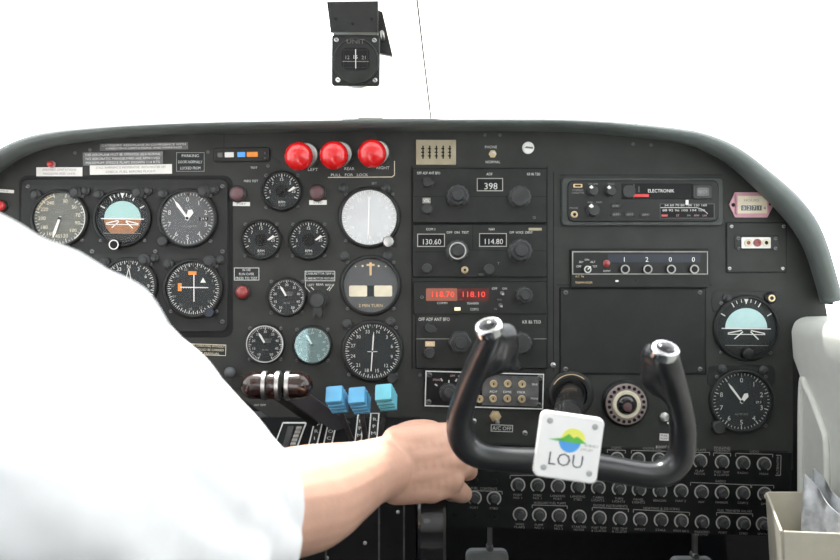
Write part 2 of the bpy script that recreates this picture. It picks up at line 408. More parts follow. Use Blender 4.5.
# =================================================================== INSTRUMENT PANEL
ip = thing('instrument_panel', 'matt dark grey instrument panel plate that carries all the gauges and radios', 'instrument panel', 420, 300)
b = MB()
out = [(x - 420, y - 300) for x, y in bot]
pan = [(x, y - 3) for x, y in out if x + 420 < 816] + [(401, -12), (406, 8), (409, 27), (373, 27), (373, 170), (-10, 165), (-10, 118), (-150, 118), (-182, 96), (-470, 96)]
b.poly(pan, -6, 0, 'panel')
b.build('panel_plate', ip)
b = MB()   # panel joints and lines on the sheet metal
for (x0, y0, x1, y1, w) in ((412, 166, 412, 369, 1.4), (547, 166, 547, 369, 1.2), (553.5, 172, 553.5, 372, 1.0), (557, 285, 712, 285, .8), (424, 443, 788, 452, 1.0), (224, 133, 224, 150, .7), (560, 175, 723, 175, .8)):
    b.line(x0 - 420, y0 - 300, x1 - 420, y1 - 300, w, .15, 'black')
b.build('panel_seams', ip)
b = MB()
def t_at(b, s, px, py, h, m='print', w=None, rot=0, d=.25, ox=420, oy=300): b.text(s, px - ox, py - oy, h, d, m, w, rot)
t_at(b, 'LEFT', 313, 169.5, 2.8, w=10); t_at(b, 'REAR', 349.5, 168.7, 2.8, w=10); t_at(b, 'RIGHT', 383, 167.8, 2.8, w=13)
t_at(b, 'PULL', 336, 175, 2.6, w=10); t_at(b, 'FOR', 349, 174.8, 2.6, w=8); t_at(b, 'LOCK', 362.5, 174.8, 2.6, w=11)
b.line(-92, -122.6, -28, -123, .8, .25, 'cream'); b.line(-28, -123, -25.5, -125, .8, .25, 'cream'); b.line(-25.5, -125, -25.5, -139, .8, .25, 'cream')
t_at(b, 'PHONE', 491, 147, 2.6, w=12); t_at(b, 'NORMAL', 493, 162, 2.6, w=14.5)
t_at(b, 'TEST', 254, 167.7, 2, w=7); t_at(b, 'PRESS TEST', 251, 181, 2.2, w=14)
t_at(b, 'BOOST PUMP', 666, 447, 2.4, w=20, rot=1)
t_at(b, 'OAT TEMP', 260, 405, 2, w=12)
b.build('lettering', ip)
for (x, y) in ((485, 135), (500, 135), (633, 144), (651, 145), (268, 166), (208, 152), (90, 150), (75, 153), (420, 375), (545, 436), (600, 372), (715, 385)):
    b = MB(); b.ring(x - 420, y - 300, .7, 1.6, 0, .4, 'steel_dark', 12); b.build('rivet', ip)
screws(ip, [(474 - 420, 121), (525 - 420, 133), (566 - 420, 144), (133, 65)], r=2.6, d=.6, m='steel')

# ------------------------------------------------------------------ generic round gauge
def ticks(b, cx, cy, r, a0, a1, n, major, L=2.6, w=.55, d=1.35, m='print'):
    for k in range(n + 1):
        a = a0 + (a1 - a0) * k / n; mj = k % major == 0
        b.tick(cx, cy, r - (L * 1.5 if mj else L * .8), r, a, w * (1.5 if mj else 1), d, m)
def nums(b, cx, cy, r, items, h, m='print', d=1.35, w=None):
    for (s, a) in items:
        q = math.radians(a); b.text(s, cx + r * math.sin(q), cy - r * math.cos(q), h, d, m, w)
def needle(root, a, L, w, tail=2, m='white', name='needle', cap=1.5, d=2.0, wide=None):
    b = MB(); q = math.radians(a); c, s = math.sin(q), -math.cos(q); nx, ny = -s, c; W2 = wide or w * .55
    P = [(-tail * c + nx * w * .4, -tail * s + ny * w * .4), (L * .75 * c + nx * W2, L * .75 * s + ny * W2), (L * c, L * s), (L * .75 * c - nx * W2, L * .75 * s - ny * W2), (-tail * c - nx * w * .4, -tail * s - ny * w * .4)]
    b.poly(P, d, d + .3, m); b.cyl(0, 0, cap, d + .3, d + .8, 'black', 16)
    b.build(name, root)
def gauge(name, label, cx, cy, r, facem='dial', ring=3.0, deep=4.5, bezm='bezel', plate=None, glassm='glass', gt=(1.0, 0), group=None, cat='gauge', screwpts=None, rot=0, rim=None):
    t = thing(name, label, cat, cx, cy, 0, rot, group)
    if plate:
        p = MB(); p.rr(0, 0, plate[0], plate[1], plate[2], 0, .9, 'bezel', bev=.4); p.build('mounting_plate', t)
    z = MB()
    z.lathe(0, 0, [(r + ring, .2), (r + ring, deep * .5), (r + ring * .75, deep * .85), (r + ring * .4, deep), (r + .4, deep), (r, deep - .8), (r - .1, 1.0), (r - .1, .2), (r + ring, .2)], bezm, 56)
    if rim: z.ring(0, 0, r - .1, r + 1.0, deep, deep + .35, rim, 56)
    z.build('bezel', t)
    f = MB(); f.disc(0, 0, r, 1.0, facem, 56); t['r'] = r; del t['r']
    g = MB(); g.disc(0, 0, r - .1, 0, glassm, 48); go = g.build('glass_cover', t, smooth=False)
    go.location = (0, -(deep - 1.2) * u, 0); go.rotation_euler = (math.radians(gt[0]), 0, math.radians(gt[1]))
    if screwpts is None: k = (r + ring) * .72; screwpts = [(-k - 1, -k - 1), (k + 1, -k - 1), (k + 1, k + 1), (-k - 1, k + 1)]
    screws(t, screwpts, 1.9, 1.0 if plate else .5)
    return t, f
def boss(root, x, y, r=5.5, d=6, name='lighting_post', m='knob'):
    b = MB(); b.lathe(x, y, [(r, .5), (r, d * .5), (r * .6, d * .8), (r * .55, d), (r * .3, d + .3)], m, 20); b.build(name, root)

# ------------------------------------------------------------------ left flight instrument sub panel
fp = thing('flight_instrument_plate', 'raised black sub panel with rounded corners behind the arm at left, holding the flight gauges', 'panel', 126, 256.5)
b = MB(); b.rr(0, 0, 214, 162, 9, 0, .35, 'black'); b.build('black_border', fp)  # black rounded rectangle that shows as a border round the raised plate
b = MB(); b.rr(-1, -1, 207, 153, 8, .35, 2.2, 'panel2', bev=.8)
for yy in (-76, -8):
    for xx in (-63, 0, 63): b.rr(xx - .5, yy + 9, 61, 7, 3, 2.2, 2.6, 'bezel')
b.build('plate', fp)
screws(fp, [(97, 65), (97, -70), (-97, -70), (97, -5), (30, 65), (-33, -5), (30, -5)], 2.2, 2.4)
FD = 2.3 * u
def fgauge(name, label, cx, cy, r, facem, **k):
    t, f = gauge(name, label, cx, cy, r, facem, **k); t.location.y -= FD * 1.0
    boss(t, -r * .92, -r * .90); boss(t, r * .60, -r * .98, 6.5); boss(t, r * .98, -r * 1.05, 4.5, 5)
    return t, f
t, f = fgauge('airspeed_indicator', 'round airspeed indicator, leftmost flight gauge, half hidden by the white sleeve', 61.5, 218.5, 26, 'dial_olive')
ticks(f, 0, 0, 25, 15, 345, 44, 4); nums(f, 0, 0, 18, [('30', 17), ('50', 52), ('70', 80), ('90', 105), ('100', 132), ('120', 165), ('140', 190), ('160', 212), ('180', 240), ('200', 270), ('220', 300), ('240', 328)], 3.6, 'cream')
f.arc(0, 0, 25, 60, 145, 1.2, 1.4, 'white'); f.arc(0, 0, 23, 290, 345, .8, 1.4, 'orange_pale'); f.text('KNOTS', 0, -6, 2, 1.4, 'print_dim'); f.text('AIRSPEED', 5, 5, 2, 1.4, 'print_dim'); f.build('dial', t)
needle(t, 200, 21, 2.6)
def ai(name, label, cx, cy, r, earth, sky, gt, **k):
    t, f = (fgauge if not k.get('right') else gauge)(name, label, cx, cy, r, 'dial', glassm='glass', gt=gt, cat='attitude indicator', ring=3)
    R = r * .70; n = 28
    f.flat([(R * math.cos(PI * k / n), -R * .95 * math.sin(PI * k / n) + .0) for k in range(n + 1)], 1.3, sky)
    if earth: f.flat([(R * math.cos(PI * k / n) * 1.02, R * .82 * min(math.sin(PI * k / n) * 1.25, 1)) for k in range(n + 1)], 1.3, earth)
    for a, L in ((-60, 5), (-30, 5), (-20, 3.4), (-10, 3.4), (0, 5), (10, 3.4), (20, 3.4), (30, 5), (60, 5)):
        f.tick(0, 0, r * .97 - L, r * .97, a, 1.0 if L > 4 else .7, 1.4, 'white')
    f.flat([(-2.2, -r * .97), (2.2, -r * .97), (0, -r * .97 + 5)], 1.45, 'white')
    f.line(-r * .82, .3, r * .82, .8, 1.0, 1.5, 'white', h=.1)
    f.build('horizon_card', t)
    b = MB()
    b.line(-r * .62, 5, -r * .15, 2.2, 1.0, 2.2, 'white', h=.3); b.line(r * .62, 5.5, r * .15, 2.4, 1.0, 2.2, 'white', h=.3)
    b.line(-r * .62, 6, r * .62, 6.5, .8, 2.2, 'white', h=.3)
    b.line(-r * .40, r * .36, -r * .12, r * .12, 1.1, 2.2, 'white', h=.3); b.line(r * .40, r * .38, r * .14, r * .12, 1.1, 2.2, 'white', h=.3)
    b.build('aircraft_symbol', t)
    b = MB(); b.flat([(r * .93 * math.sin(a), r * .93 * math.cos(a)) for a in [math.radians(-52 + 104 * k / 16) for k in range(17)]], 2.6, 'bezel'); b.line(-r * .72, r * .57, r * .72, r * .58, .6, 2.7, 'print_dim'); b.build('lower_mask', t)
    return t
t = ai('attitude_indicator', 'artificial horizon with brown lower half, between airspeed indicator and altimeter', 123.7, 218.6, 26, 'brown_earth', 'teal', (1.5, 0))
b = MB(); b.lathe(-6, 26.5, [(4.6, 1), (4.6, 8), (3.8, 9)], 'black', 24); b.ring(-6, 26.5, 3.9, 4.9, 8.6, 9.2, 'white', 24); b.build('adjustment_knob', t)
t, f = fgauge('altimeter', 'grey faced altimeter with white digits in the top row, right of the brown horizon', 188.6, 218.6, 27, 'dial_grey')
ticks(f, 0, 0, 25.5, 0, 360, 50, 5); nums(f, 0, 0, 19, [('0', 0), ('1', 36), ('2', 72), ('3', 108), ('4', 144), ('5', 180), ('6', 216), ('7', 252), ('8', 288)], 4.6)
f.box(16, .5, 9, 3.6, 1.2, 1.3, 'black'); f.text('29.9', 16, .5, 2.6, 1.45, 'print'); f.text('ALT', 0, -10, 2.4, 1.4, 'print_dim'); f.text('CALIBRATED', 2, 8, 1.8, 1.4, 'print_dim'); f.build('dial', t)
needle(t, -36, 22, 2.6); needle(t, 28, 10, 3.4, name='hundreds_needle', wide=3.0, d=2.6)
b = MB(); b.lathe(-24, 23, [(5, 1), (5, 7), (4, 8)], 'knob', 24); b.build('adjustment_knob', t)
t, f = fgauge('automatic_direction_finder', 'compass card gauge under the brown horizon, mostly hidden behind the sleeve', 130, 286, 26, 'dial')
ticks(f, 0, 0, 25.5, 0, 360, 72, 2, L=2.2); nums(f, 0, 0, 19.5, [(str(k * 3) if k else 'N', k * 30) for k in range(12)], 3.6)
f.line(0, -18, 3, -2, .8, 1.4, 'print'); f.line(0, -18, -4, -2, .8, 1.4, 'print'); f.build('dial', t); needle(t, 130, 18, 1.6)
t, f = fgauge('course_deviation_indicator', 'course deviation indicator with orange flags and white cross bars', 194.3, 288.6, 27, 'dial')
ticks(f, 0, 0, 25.5, 0, 360, 72, 2, L=2.2); nums(f, 0, 0, 20.5, [(str(k * 3) if k else 'N', k * 30 + 8) for k in range(12)], 2.6, 'print_dim')
f.box(-1, -15.5, 8, 3.6, 1.1, 1.4, 'orange'); f.box(-13.5, -1.5, 3.8, 8, 1.1, 1.4, 'orange'); f.flat([(7, -6), (12.5, -6), (9.7, -11)], 1.4, 'white')
for k in range(-5, 6):
    if k: f.disc(.8, k * 2.3, .55, 1.4, 'white', 8); f.disc(k * 2.4, -.8, .5, 1.4, 'white', 8)
f.build('dial', t); b = MB(); b.line(-13, -1.5, 15, -1, .9, 2.3, 'white', h=.3); b.line(.8, -14, .9, 13, .9, 2.6, 'white', h=.3); b.build('needle', t)
b = MB(); b.lathe(17, 24, [(5, 1), (5, 7), (4, 8)], 'blue_dark', 24); b.build('course_knob', t)
# placards top left
def placard(label, cx, cy, w, h, bg, lines, m, rot=0, th=2.2, frame=None, group=None):
    t = thing('placard', label, 'placard', cx, cy, 0, rot, group)
    b = MB(); b.box(0, 0, w, h, 0, .4, bg)
    if frame: b.frame(0, 0, w - .8, h - .8, .6, .4, .5, frame)
    b.build('placard_plate', t)
    if lines:
        b = MB(); n = len(lines); st = h / (n + .25)
        for i, (s, ww) in enumerate(lines): b.text(s, 0, -h / 2 + st * (i + .62), min(th, st * .62), .6, m, ww)
        b.build('lettering', t)
    return t
placard('white paper strip with fine print above the airspeed indicator', 59.5, 171.8, 46, 9, 'paper', [('AIRSPEED LIMITATIONS', 34), ('MANOEUVRE SPEED 114 KTS', 32)], 'print_dim', rot=0)
placard('long white paper strip with fine print above the brown horizon and altimeter', 131, 169.5, 82, 9.5, 'paper', [('STALL WARNING IS INOPERATIVE  WITH MASTER OFF', 70), ('CHECK FUEL BEFORE FLIGHT', 50)], 'print_dim', rot=-.8)
placard('grey engraved placard block of four text lines above the long white strip', 123, 158.5, 80, 13, 'steel_dark', [('THIS AEROPLANE MUST BE OPERATED AS A NORMAL', 76), ('NO AEROBATIC MANOEUVRES ARE APPROVED', 74), ('MAXIMUM SPEEDS FLAPS DOWN 114 KTS', 74)], 'print', rot=-.8, th=2.4)
placard('narrow grey text strip, topmost placard under the left end of the glareshield', 144, 146.5, 88, 7, 'steel_dark', [('CATEGORY AEROPLANE IN COMPLIANCE WITH', 84), ('OPERATING LIMITATIONS AND MARKINGS', 76)], 'print', rot=-1, th=2.2)
placard('black framed parking placard with white heading above the altimeter', 190.5, 162, 29, 20, 'dial', [('PARKING', 17), ('DOORS NORMALLY', 24), ('LOCKED FROM', 20)], 'print', frame='print_dim', th=2.8)
placard('black placard with cream lettering below the flight gauges beside the sleeve', 203, 349.5, 47, 12, 'panel2', [('NOT PILOT OPERATING WITHOUT', 44), ('BALLAST SHOULD BE CARRIED', 42), ('IN FLIGHT MANUAL', 34)], 'cream', rot=2, th=2.2, frame='cream')
placard('small white placard at the far left edge above the red lamp', 4, 191, 20, 3.2, 'paper', [('MARKER', 10)], 'print_dim', rot=4)
def lamp(name, label, cx, cy, r, m, base='bezel', d=5, group=None):
    t = thing(name, label, 'warning lamp', cx, cy, 0, 0, group)
    b = MB(); b.lathe(0, 0, [(r * 1.25, 0), (r * 1.25, d * .4), (r, d * .6)], base, 28); b.build('lamp_base', t)
    b = MB(); b.lathe(0, 0, [(r, d * .5), (r, d), (r * .85, d * 1.3), (r * .5, d * 1.5), (0.01, d * 1.55)], m, 28); b.build('lens', t)
    return t
lamp('warning_lamp', 'bright red round lamp at the far left edge of the panel', 2, 206, 5, 'red_lamp')
lamp('warning_lamp', 'tiny red ringed lamp above the airspeed indicator strip', 52, 164.5, 3, 'red_lamp', 'pink')
lamp('warning_lamp', 'dull mauve press lamp left of the topmost small gauge', 238, 194, 7, 'lamp_mauve')
lamp('warning_lamp', 'dull mauve press lamp right of the topmost small gauge', 317.5, 193, 7, 'lamp_mauve')
lamp('warning_lamp', 'red round lamp below the small framed placard in the centre', 243, 292, 6.5, 'red_dark')
placard('small white label under the left mauve lamp', 241.5, 204, 17, 4, 'paper', [('PORT', 9)], 'print_dark', rot=1)
placard('small white label under the right mauve lamp', 318, 202.5, 17.5, 4.5, 'paper', [('STBD', 9)], 'print_dark')
placard('small framed black placard above the red lamp in the centre', 246.7, 274, 26, 13.5, 'dial', [('IN USE', 8), ('RUN OVER', 15), ('PRESS TO TEST', 22)], 'print', frame='print', th=2.4)
t = thing('annunciator_light', 'slim annunciator strip with white, blue and orange segments left of the red knobs', 'indicator light', 242, 155, 0, -1)
b = MB(); b.rr(0, 0, 56, 14, 2, 0, 3, 'bezel', bev=.6); b.build('housing', t)
for (x, w, m) in ((-12, 9, 'white'), (0, 8, 'sky_blue'), (11, 11, 'orange'), (-21, 5, 'steel_dark')):
    b = MB(); b.rr(x, 0, w, 5, .6, 3, 3.6, m, bev=.2); b.build('lens', t)
screws(t, [(24, -1), (24, 4)], 1.3, 3)
# ------------------------------------------------------------------ three red pull knobs
for (x, y, s) in ((300, 157, 'left'), (334, 156, 'centre'), (371, 154.5, 'right')):
    t = thing('pull_knob', {'left': 'leftmost of the three glossy red pull knobs, marked LEFT', 'centre': 'middle one of the three glossy red pull knobs, marked REAR', 'right': 'rightmost of the three glossy red pull knobs, marked RIGHT'}[s], 'knob', x + 5, y + 1, 0, 0, 'red pull knobs under the glareshield')
    b = MB(); b.lathe(1.5, -2.5, [(12.5, 0), (12.5, 3), (11.5, 5)], 'steel', 32); b.build('collar', t)
    b = MB(); b.cyl(0, 0, 4.5, 4, 26, 'steel', 16); b.build('shaft', t)
    b = MB(); R = 13.9; b.lathe(-2.5, 2.2, [(4, 14)] + [(R * math.sin(a), 27 - R * .8 * math.cos(a)) for a in [PI * k / 16 for k in range(3, 16)]] + [(0.01, 27 + R * .8)], 'red', 40); b.build('knob_head', t)
# ------------------------------------------------------------------ engine gauges
EG = 'small round engine gauges in the centre'
def rpm(label, x, y):
    t, f = gauge('tachometer', label, x, y, 18, 'dial', ring=2.6, deep=5, group=EG)
    ticks(f, 0, 0, 17.3, -115, 115, 24, 4, L=2.4); nums(f, 0, 0, 11.8, [('5', -92), ('7', -50), ('15', 0), ('2', 45), ('25', 90)], 3, 'print')
    f.text('RPM', 0, 11, 2.6, 1.4, 'print'); f.text('X100', 0, 14, 2.2, 1.4, 'print_dim'); f.disc(0, 0, 6.5, 1.3, 'black', 24); f.build('dial', t)
    b = MB(); b.poly([(6, 0), (12, -4.8), (14, -3), (8, .5)], 2, 2.4, 'white'); b.cyl(0, 0, 3, 1.3, 2.6, 'black', 18); b.build('needle', t)
rpm('topmost small tachometer, between the two mauve lamps', 282, 191.3); rpm('left tachometer of the side by side pair in the centre', 261.3, 240); rpm('right tachometer of the side by side pair in the centre', 308.8, 240)
def mp(label, x, y, **k):
    t, f = gauge('manifold_pressure_gauge', label, x, y, 17.5, k.pop('face', 'dial'), ring=2.6, deep=4.5, group=EG, **k)
    ticks(f, 0, 0, 17, -155, 155, 50, 5, L=2); nums(f, 0, 0, 12.2, [('10', -150), ('15', -112), ('20', -75), ('25', -38), ('30', 0), ('35', 38), ('40', 75), ('45', 112), ('50', 150)], 2.5)
    f.text('MANIFOLD', 2, -4.5, 1.8, 1.4, 'print_dim', 9); f.text('PRESS', 2, -2.2, 1.8, 1.4, 'print_dim', 7); f.text('IN HG', 0, 6, 1.6, 1.4, 'print_dim'); f.build('dial', t); needle(t, -30, 13, 2.0, tail=0)
mp('single small black gauge between the red lamp and the selector knob', 287, 297)
mp('small gauge with a bright silver rim above the brown throttle knobs', 265.5, 343.8, rim='steel', glassm='glass')
mp('small gauge with a pale cyan reflection on its glass, above the blue levers', 312.5, 345, glassm='glass_glare_teal', gt=(-6.0, 4.7), face='dial_grey')
for (x, y) in ((276, 322), (254, 317), (258, 166), (244, 214), (303, 213)):
    pass
t = thing('selector_switch', 'round grey rotary selector with a pointed tail under its white scale', 'switch', 318, 300)
b = MB(); b.lathe(0, 0, [(10, 0), (10, 2), (9, 2.6)], 'bezel', 32); b.build('selector_base', t)
b = MB(); b.lathe(0, 0, [(7.4, 2), (7.4, 8), (6.6, 9)], 'knob', 28); b.poly([(-3, 5), (3, 5), (5, 14), (2, 18), (-1, 13), (-4, 18), (-5, 15)], 3, 6, 'knob'); b.build('knob', t)
t = placard('black placard with white text and a fan of position marks over the rotary selector', 320, 276, 31, 11, 'dial', [('CARBURETTOR TEMP &', 28), ('CARBURETTOR MIXTURE', 28)], 'print', frame='print')
b = MB(); b.text('LEFT', -9, 9, 2.2, .3, 'print'); b.text('REAR', 0, 8.5, 2.2, .3, 'print'); b.text('RIGHT', 10, 9, 2.2, .3, 'print')
b.line(-14.5, 5, -14.5, 11, .6, .3, 'print'); b.line(-14.5, 11, -10, 16, .6, .3, 'print'); b.line(14, 8, 9, 15, .6, .3, 'print'); b.line(-9, 11, -6, 14, .9, .3, 'print'); b.line(10, 11, 7, 14, .9, .3, 'print'); b.build('scale_marks', t)
# ------------------------------------------------------------------ large centre column gauges
t, f = gauge('directional_gyro', 'large gauge with silvery glare painted into its face, top of the centre column', 369.3, 217.5, 27.5, 'glare_screw_silver', ring=3.6, deep=4, glassm='glass_glare', gt=(0, 0))
ticks(f, 0, 0, 27, 0, 360, 72, 2, L=2.2, m='white'); nums(f, 0, 0, 20, [(str(k * 3) if k else 'N', k * 30) for k in range(12)], 3.2, 'white')
f.build('dial', t); b = MB(); b.line(0, -20, -1, 18, 1.3, 2.3, 'white', h=.3); b.build('lubber_line', t)
boss(t, -26, -29, 5, 4); boss(t, 16, -29, 5, 4)
b = MB(); b.lathe(19.5, 24.5, [(6, .5), (6, 7), (5, 8.5), (3, 9)], 'steel', 20, flut=10, famp=.05); b.build('heading_knob', t)
b = MB(); b.text('SET', 5, -34, 2.4, 1, 'print_dim'); b.build('lettering', t)
t, f = gauge('turn_coordinator', 'large turn and slip gauge with a cream bar, second in the centre column', 370.7, 285.5, 27, 'dial_grey', ring=3.6, deep=4)
f.rr(-12.5, 5.5, 18, 11, 1.5, 1.1, 1.5, 'cream'); f.rr(12.5, 5.5, 18, 11, 1.5, 1.1, 1.5, 'cream'); f.rr(0, 5.5, 7, 11, 1, 1.1, 1.3, 'dial')
f.text('2 MIN TURN', 0, 20, 3, 1.4, 'orange_pale'); f.disc(-8, -19.5, 1.1, 1.4, 'cream', 10); f.disc(8, -19.5, 1.1, 1.4, 'cream', 10); f.disc(-15, -19, .7, 1.4, 'cream', 10); f.disc(15, -19, .7, 1.4, 'cream', 10); f.build('dial', t)
b = MB(); b.poly([(-1.3, -23), (1.3, -23), (1, -10), (-1, -10)], 2, 2.4, 'orange_pale'); b.poly([(-4, -21.5), (4, -21.5), (4, -19.5), (-4, -19.5)], 2, 2.5, 'orange_pale'); b.build('needle', t)
boss(t, -26, -29, 5, 4); boss(t, 17, -29, 5, 4)
t, f = gauge('radio_magnetic_indicator', 'large black compass card gauge with a white pointer, lowest in the centre column', 372.5, 351, 28, 'dial', ring=3.2, deep=4, gt=(2.5, 1))
ticks(f, 0, 0, 27, 0, 360, 72, 2, L=2.4); nums(f, 0, 0, 20, [(str(k * 3) if k else 'N', k * 30 + 16) for k in range(12)], 3.4)
f.line(-5, .5, 5, .5, .8, 1.4, 'print'); f.build('dial', t); needle(t, 4, 20, 1.2, tail=20, cap=.8)
boss(t, -26, -27, 5, 4); boss(t, 18, -29, 5, 4)
b = MB(); b.lathe(20, 27, [(5, .5), (5, 7), (4, 8)], 'knob', 20, flut=10, famp=.05); b.build('heading_knob', t)

# =================================================================== RADIO STACK
def unit(name, label, cx, cy, w, h, rot=0, d=5, cat='radio', m='unit', r=1.5):
    t = thing(name, label, cat, cx, cy, 0, rot)
    b = MB(); b.rr(0, 0, w + 1.5, h + 1.5, r, 0, d - 2.5, 'black'); b.rr(0, 0, w, h, r, d - 2.5, d, m, bev=.6); b.build('faceplate', t)
    return t
def knob(root, x, y, r, d0, L, m='knob', pt=True, name='knob', flut=12, famp=.035, ringm=None):
    b = MB(); b.lathe(x, y, [(r * 1.12, d0), (r * 1.12, d0 + L * .25), (r, d0 + L * .3), (r * .96, d0 + L * .92), (r * .86, d0 + L)], m, 48, flut=flut, famp=famp)
    if pt: b.lathe(x, y, [(r * .62, d0 + L), (r * .6, d0 + L * 1.45), (r * .5, d0 + L * 1.55)], m, 32)
    if ringm: b.ring(x, y, r * .72, r * .86, d0 + L, d0 + L + .3, ringm, 40)
    return b.build(name, root)
def window(root, x, y, w, h, d, s, m='print', bg='black', th=None, sw=None, name='display'):
    b = MB(); b.frame(x, y, w, h, .8, d, d + .8, 'print_mid'); b.box(x, y, w - 1, h - 1, d, d + .15, bg); b.text(s, x + 1, y + 1.5, th or h * .5, d + .3, m, sw); return b.build(name, root)
# ADF upper
t = unit('adf_receiver', 'topmost radio of the centre stack, showing 398 in its window', 479.5, 196, 133, 54)
window(t, 10, -10.8, 26, 13, 5, '398', th=6.4, sw=13)
knob(t, -22, .7, 10, 5, 9); knob(t, 39.5, 1.5, 10, 5, 9, pt=False)
b = MB(); b.lathe(-52, -13, [(5, 5), (4.6, 9)], 'knob', 24); b.box(-51, -13, 11, 4, 8, 11, 'knob', rot=25); b.build('function_switch', t)
knob(t, -52.5, 13.5, 5, 5, 6, pt=False, name='volume_knob')
b = MB(); b.text('OFF ADF ANT BFO', -51, -22.3, 2.6, 5.2, 'print', 23); b.text('ADF', 9.5, -21.3, 2.6, 5.2, 'print', 6); b.text('KR 86 TSO', 53.5, -21.3, 2.6, 5.2, 'print', 13); b.box(-53, 5, 8, 5.5, 4.9, 5.2, 'print_dim'); b.text('VOL', -53, 5, 2.8, 5.4, 'white', 6); b.line(-66, 1, -32, 1, .6, 5.15, 'black'); b.line(49, 1, 66, 1, .6, 5.15, 'black'); b.line(-12, 1, 29, 1, .6, 5.15, 'black'); b.build('lettering', t)
screws(t, [(54, 22)], 1.6, 5)
# NAV COM
t = unit('nav_com_radio', 'second radio of the centre stack with windows reading 130.60 and 114.80', 479.5, 251, 133, 52)
window(t, -48.5, -10.5, 27.5, 13, 5, '130.60', th=5.2, sw=18); window(t, 13, -10.8, 27.5, 13.5, 5, '114.80', th=5.2, sw=18)
knob(t, -22.5, .2, 10, 5, 9, ringm='steel', name='tuning_knob'); knob(t, 40, 0, 10.5, 5, 9, name='tuning_knob', pt=True)
knob(t, -52.5, 17.5, 4.6, 5, 6, pt=False, name='volume_knob'); knob(t, 9, 18.5, 5, 5, 6, pt=False, name='volume_knob')
b = MB(); b.lathe(-15, 19, [(3.6, 5), (3.4, 6), (2.4, 6.4), (1.2, 6.2), (1.0, 5.4)], 'brass', 20); b.cyl(-15, 19, 1.3, 6.2, 6.7, 'black', 12); b.build('jack', t)
b = MB(); b.text('COM 1', -49, -21.5, 2.4, 5.2, 'print', 9); b.text('NAV', 12, -21.5, 2.4, 5.2, 'print', 6)
b.text('OFF  ON  TEST', -22, -18.3, 2.3, 5.2, 'print', 22); b.text('OFF  VOICE  IDENT', 41, -18.3, 2.3, 5.2, 'print', 23); b.box(55, -21.5, 13, 2.6, 5, 5.2, 'beige'); b.text('VOL', 1.5, 23.5, 2, 5.2, 'print_dim'); b.text('T', 18.5, 12.5, 2.4, 5.2, 'print_dim')
b.line(-66, 1, -33, 1, .6, 5.15, 'black'); b.line(-7, -26, -7, -2, .7, 5.2, 'black'); b.line(-11, -1, 27, 0, .6, 5.15, 'black'); b.line(52, 0, 66, 0, .6, 5.15, 'black'); b.build('lettering', t)
# Digital transceiver
t = unit('digital_com_radio', 'slim radio with glowing red digits in the centre stack', 480, 298, 132, 32, d=6)
b = MB(); b.rr(-38.5, -3.5, 31, 12.5, 1, 6, 6.5, 'led_screen_glare'); b.rr(-7, -3.5, 31, 12.5, 1, 6, 6.5, 'led_screen'); b.text('~118.70', -37, -3.8, 5.6, 6.8, 'led_red', 22); b.text('~118.10', -6.5, -3.8, 5.6, 6.8, 'led_red', 22); b.build('display', t)
knob(t, 43.5, -2.5, 7.6, 6, 8)
for (x, y) in ((21.5, -5), (20, 7)):
    b = MB(); b.cyl(x, y, 2, 6, 8, 'steel_dark', 16); b.cyl(x + .5, y + 1, 1, 8, 13, 'steel', 12); b.build('toggle', t)
b = MB(); b.box(-22.8, 10.7, 6, 3.2, 6, 6.4, 'lamp_cream'); b.build('lamp', t)
b = MB(); b.text('COMM', -38, 4.9, 2.1, 6.2, 'print', 10); b.text('TRANSFER', -7.5, 5.3, 2.1, 6.2, 'print', 12); b.text('COM 2', -6, 11, 2.4, 6.2, 'print', 8); b.text('OFF', 14, -9.5, 2.1, 6.2, 'print'); b.text('ON', 24, -9.5, 2.1, 6.2, 'print'); b.text('VOL', 19, 1.5, 1.8, 6.2, 'print_dim'); b.text('O', -58, -1, 3, 6.2, 'print_dim'); b.text('SQ', 15, 10.5, 1.8, 6.2, 'print_dim'); b.build('lettering', t)
# ADF lower
t = unit('adf_receiver', 'lower radio of the centre stack partly hidden behind the left yoke horn', 481, 340.5, 130, 55)
window(t, 10, -11, 26, 13, 5, '310', th=6.4, sw=13)
knob(t, -21, 1.3, 10, 5, 9, flut=6, famp=.06); knob(t, 39, 2.5, 10, 5, 9, pt=False)
b = MB(); b.lathe(-51, -13.5, [(5.5, 5), (5, 9)], 'knob', 24); b.box(-50, -13, 12, 4, 8, 11, 'knob', rot=25); b.build('function_switch', t)
knob(t, -51.5, 12, 5.2, 5, 7, pt=False, name='volume_knob')
b = MB(); b.text('OFF ADF ANT BFO', -47, -21.5, 3.2, 5.2, 'print', 31); b.text('KR 86 TSO', 50, -18.8, 3.2, 5.2, 'print', 18); b.box(-51, 3, 9.5, 5, 4.9, 5.2, 'orange_pale'); b.text('VOL', -51, 3, 2.6, 5.4, 'white', 7); b.line(-65, -2, -32, -2, .6, 5.15, 'print_dim'); b.line(-9, -2, 28, -2, .6, 5.15, 'black'); b.line(52, -2, 65, -2, .6, 5.15, 'print_dim'); b.build('lettering', t)
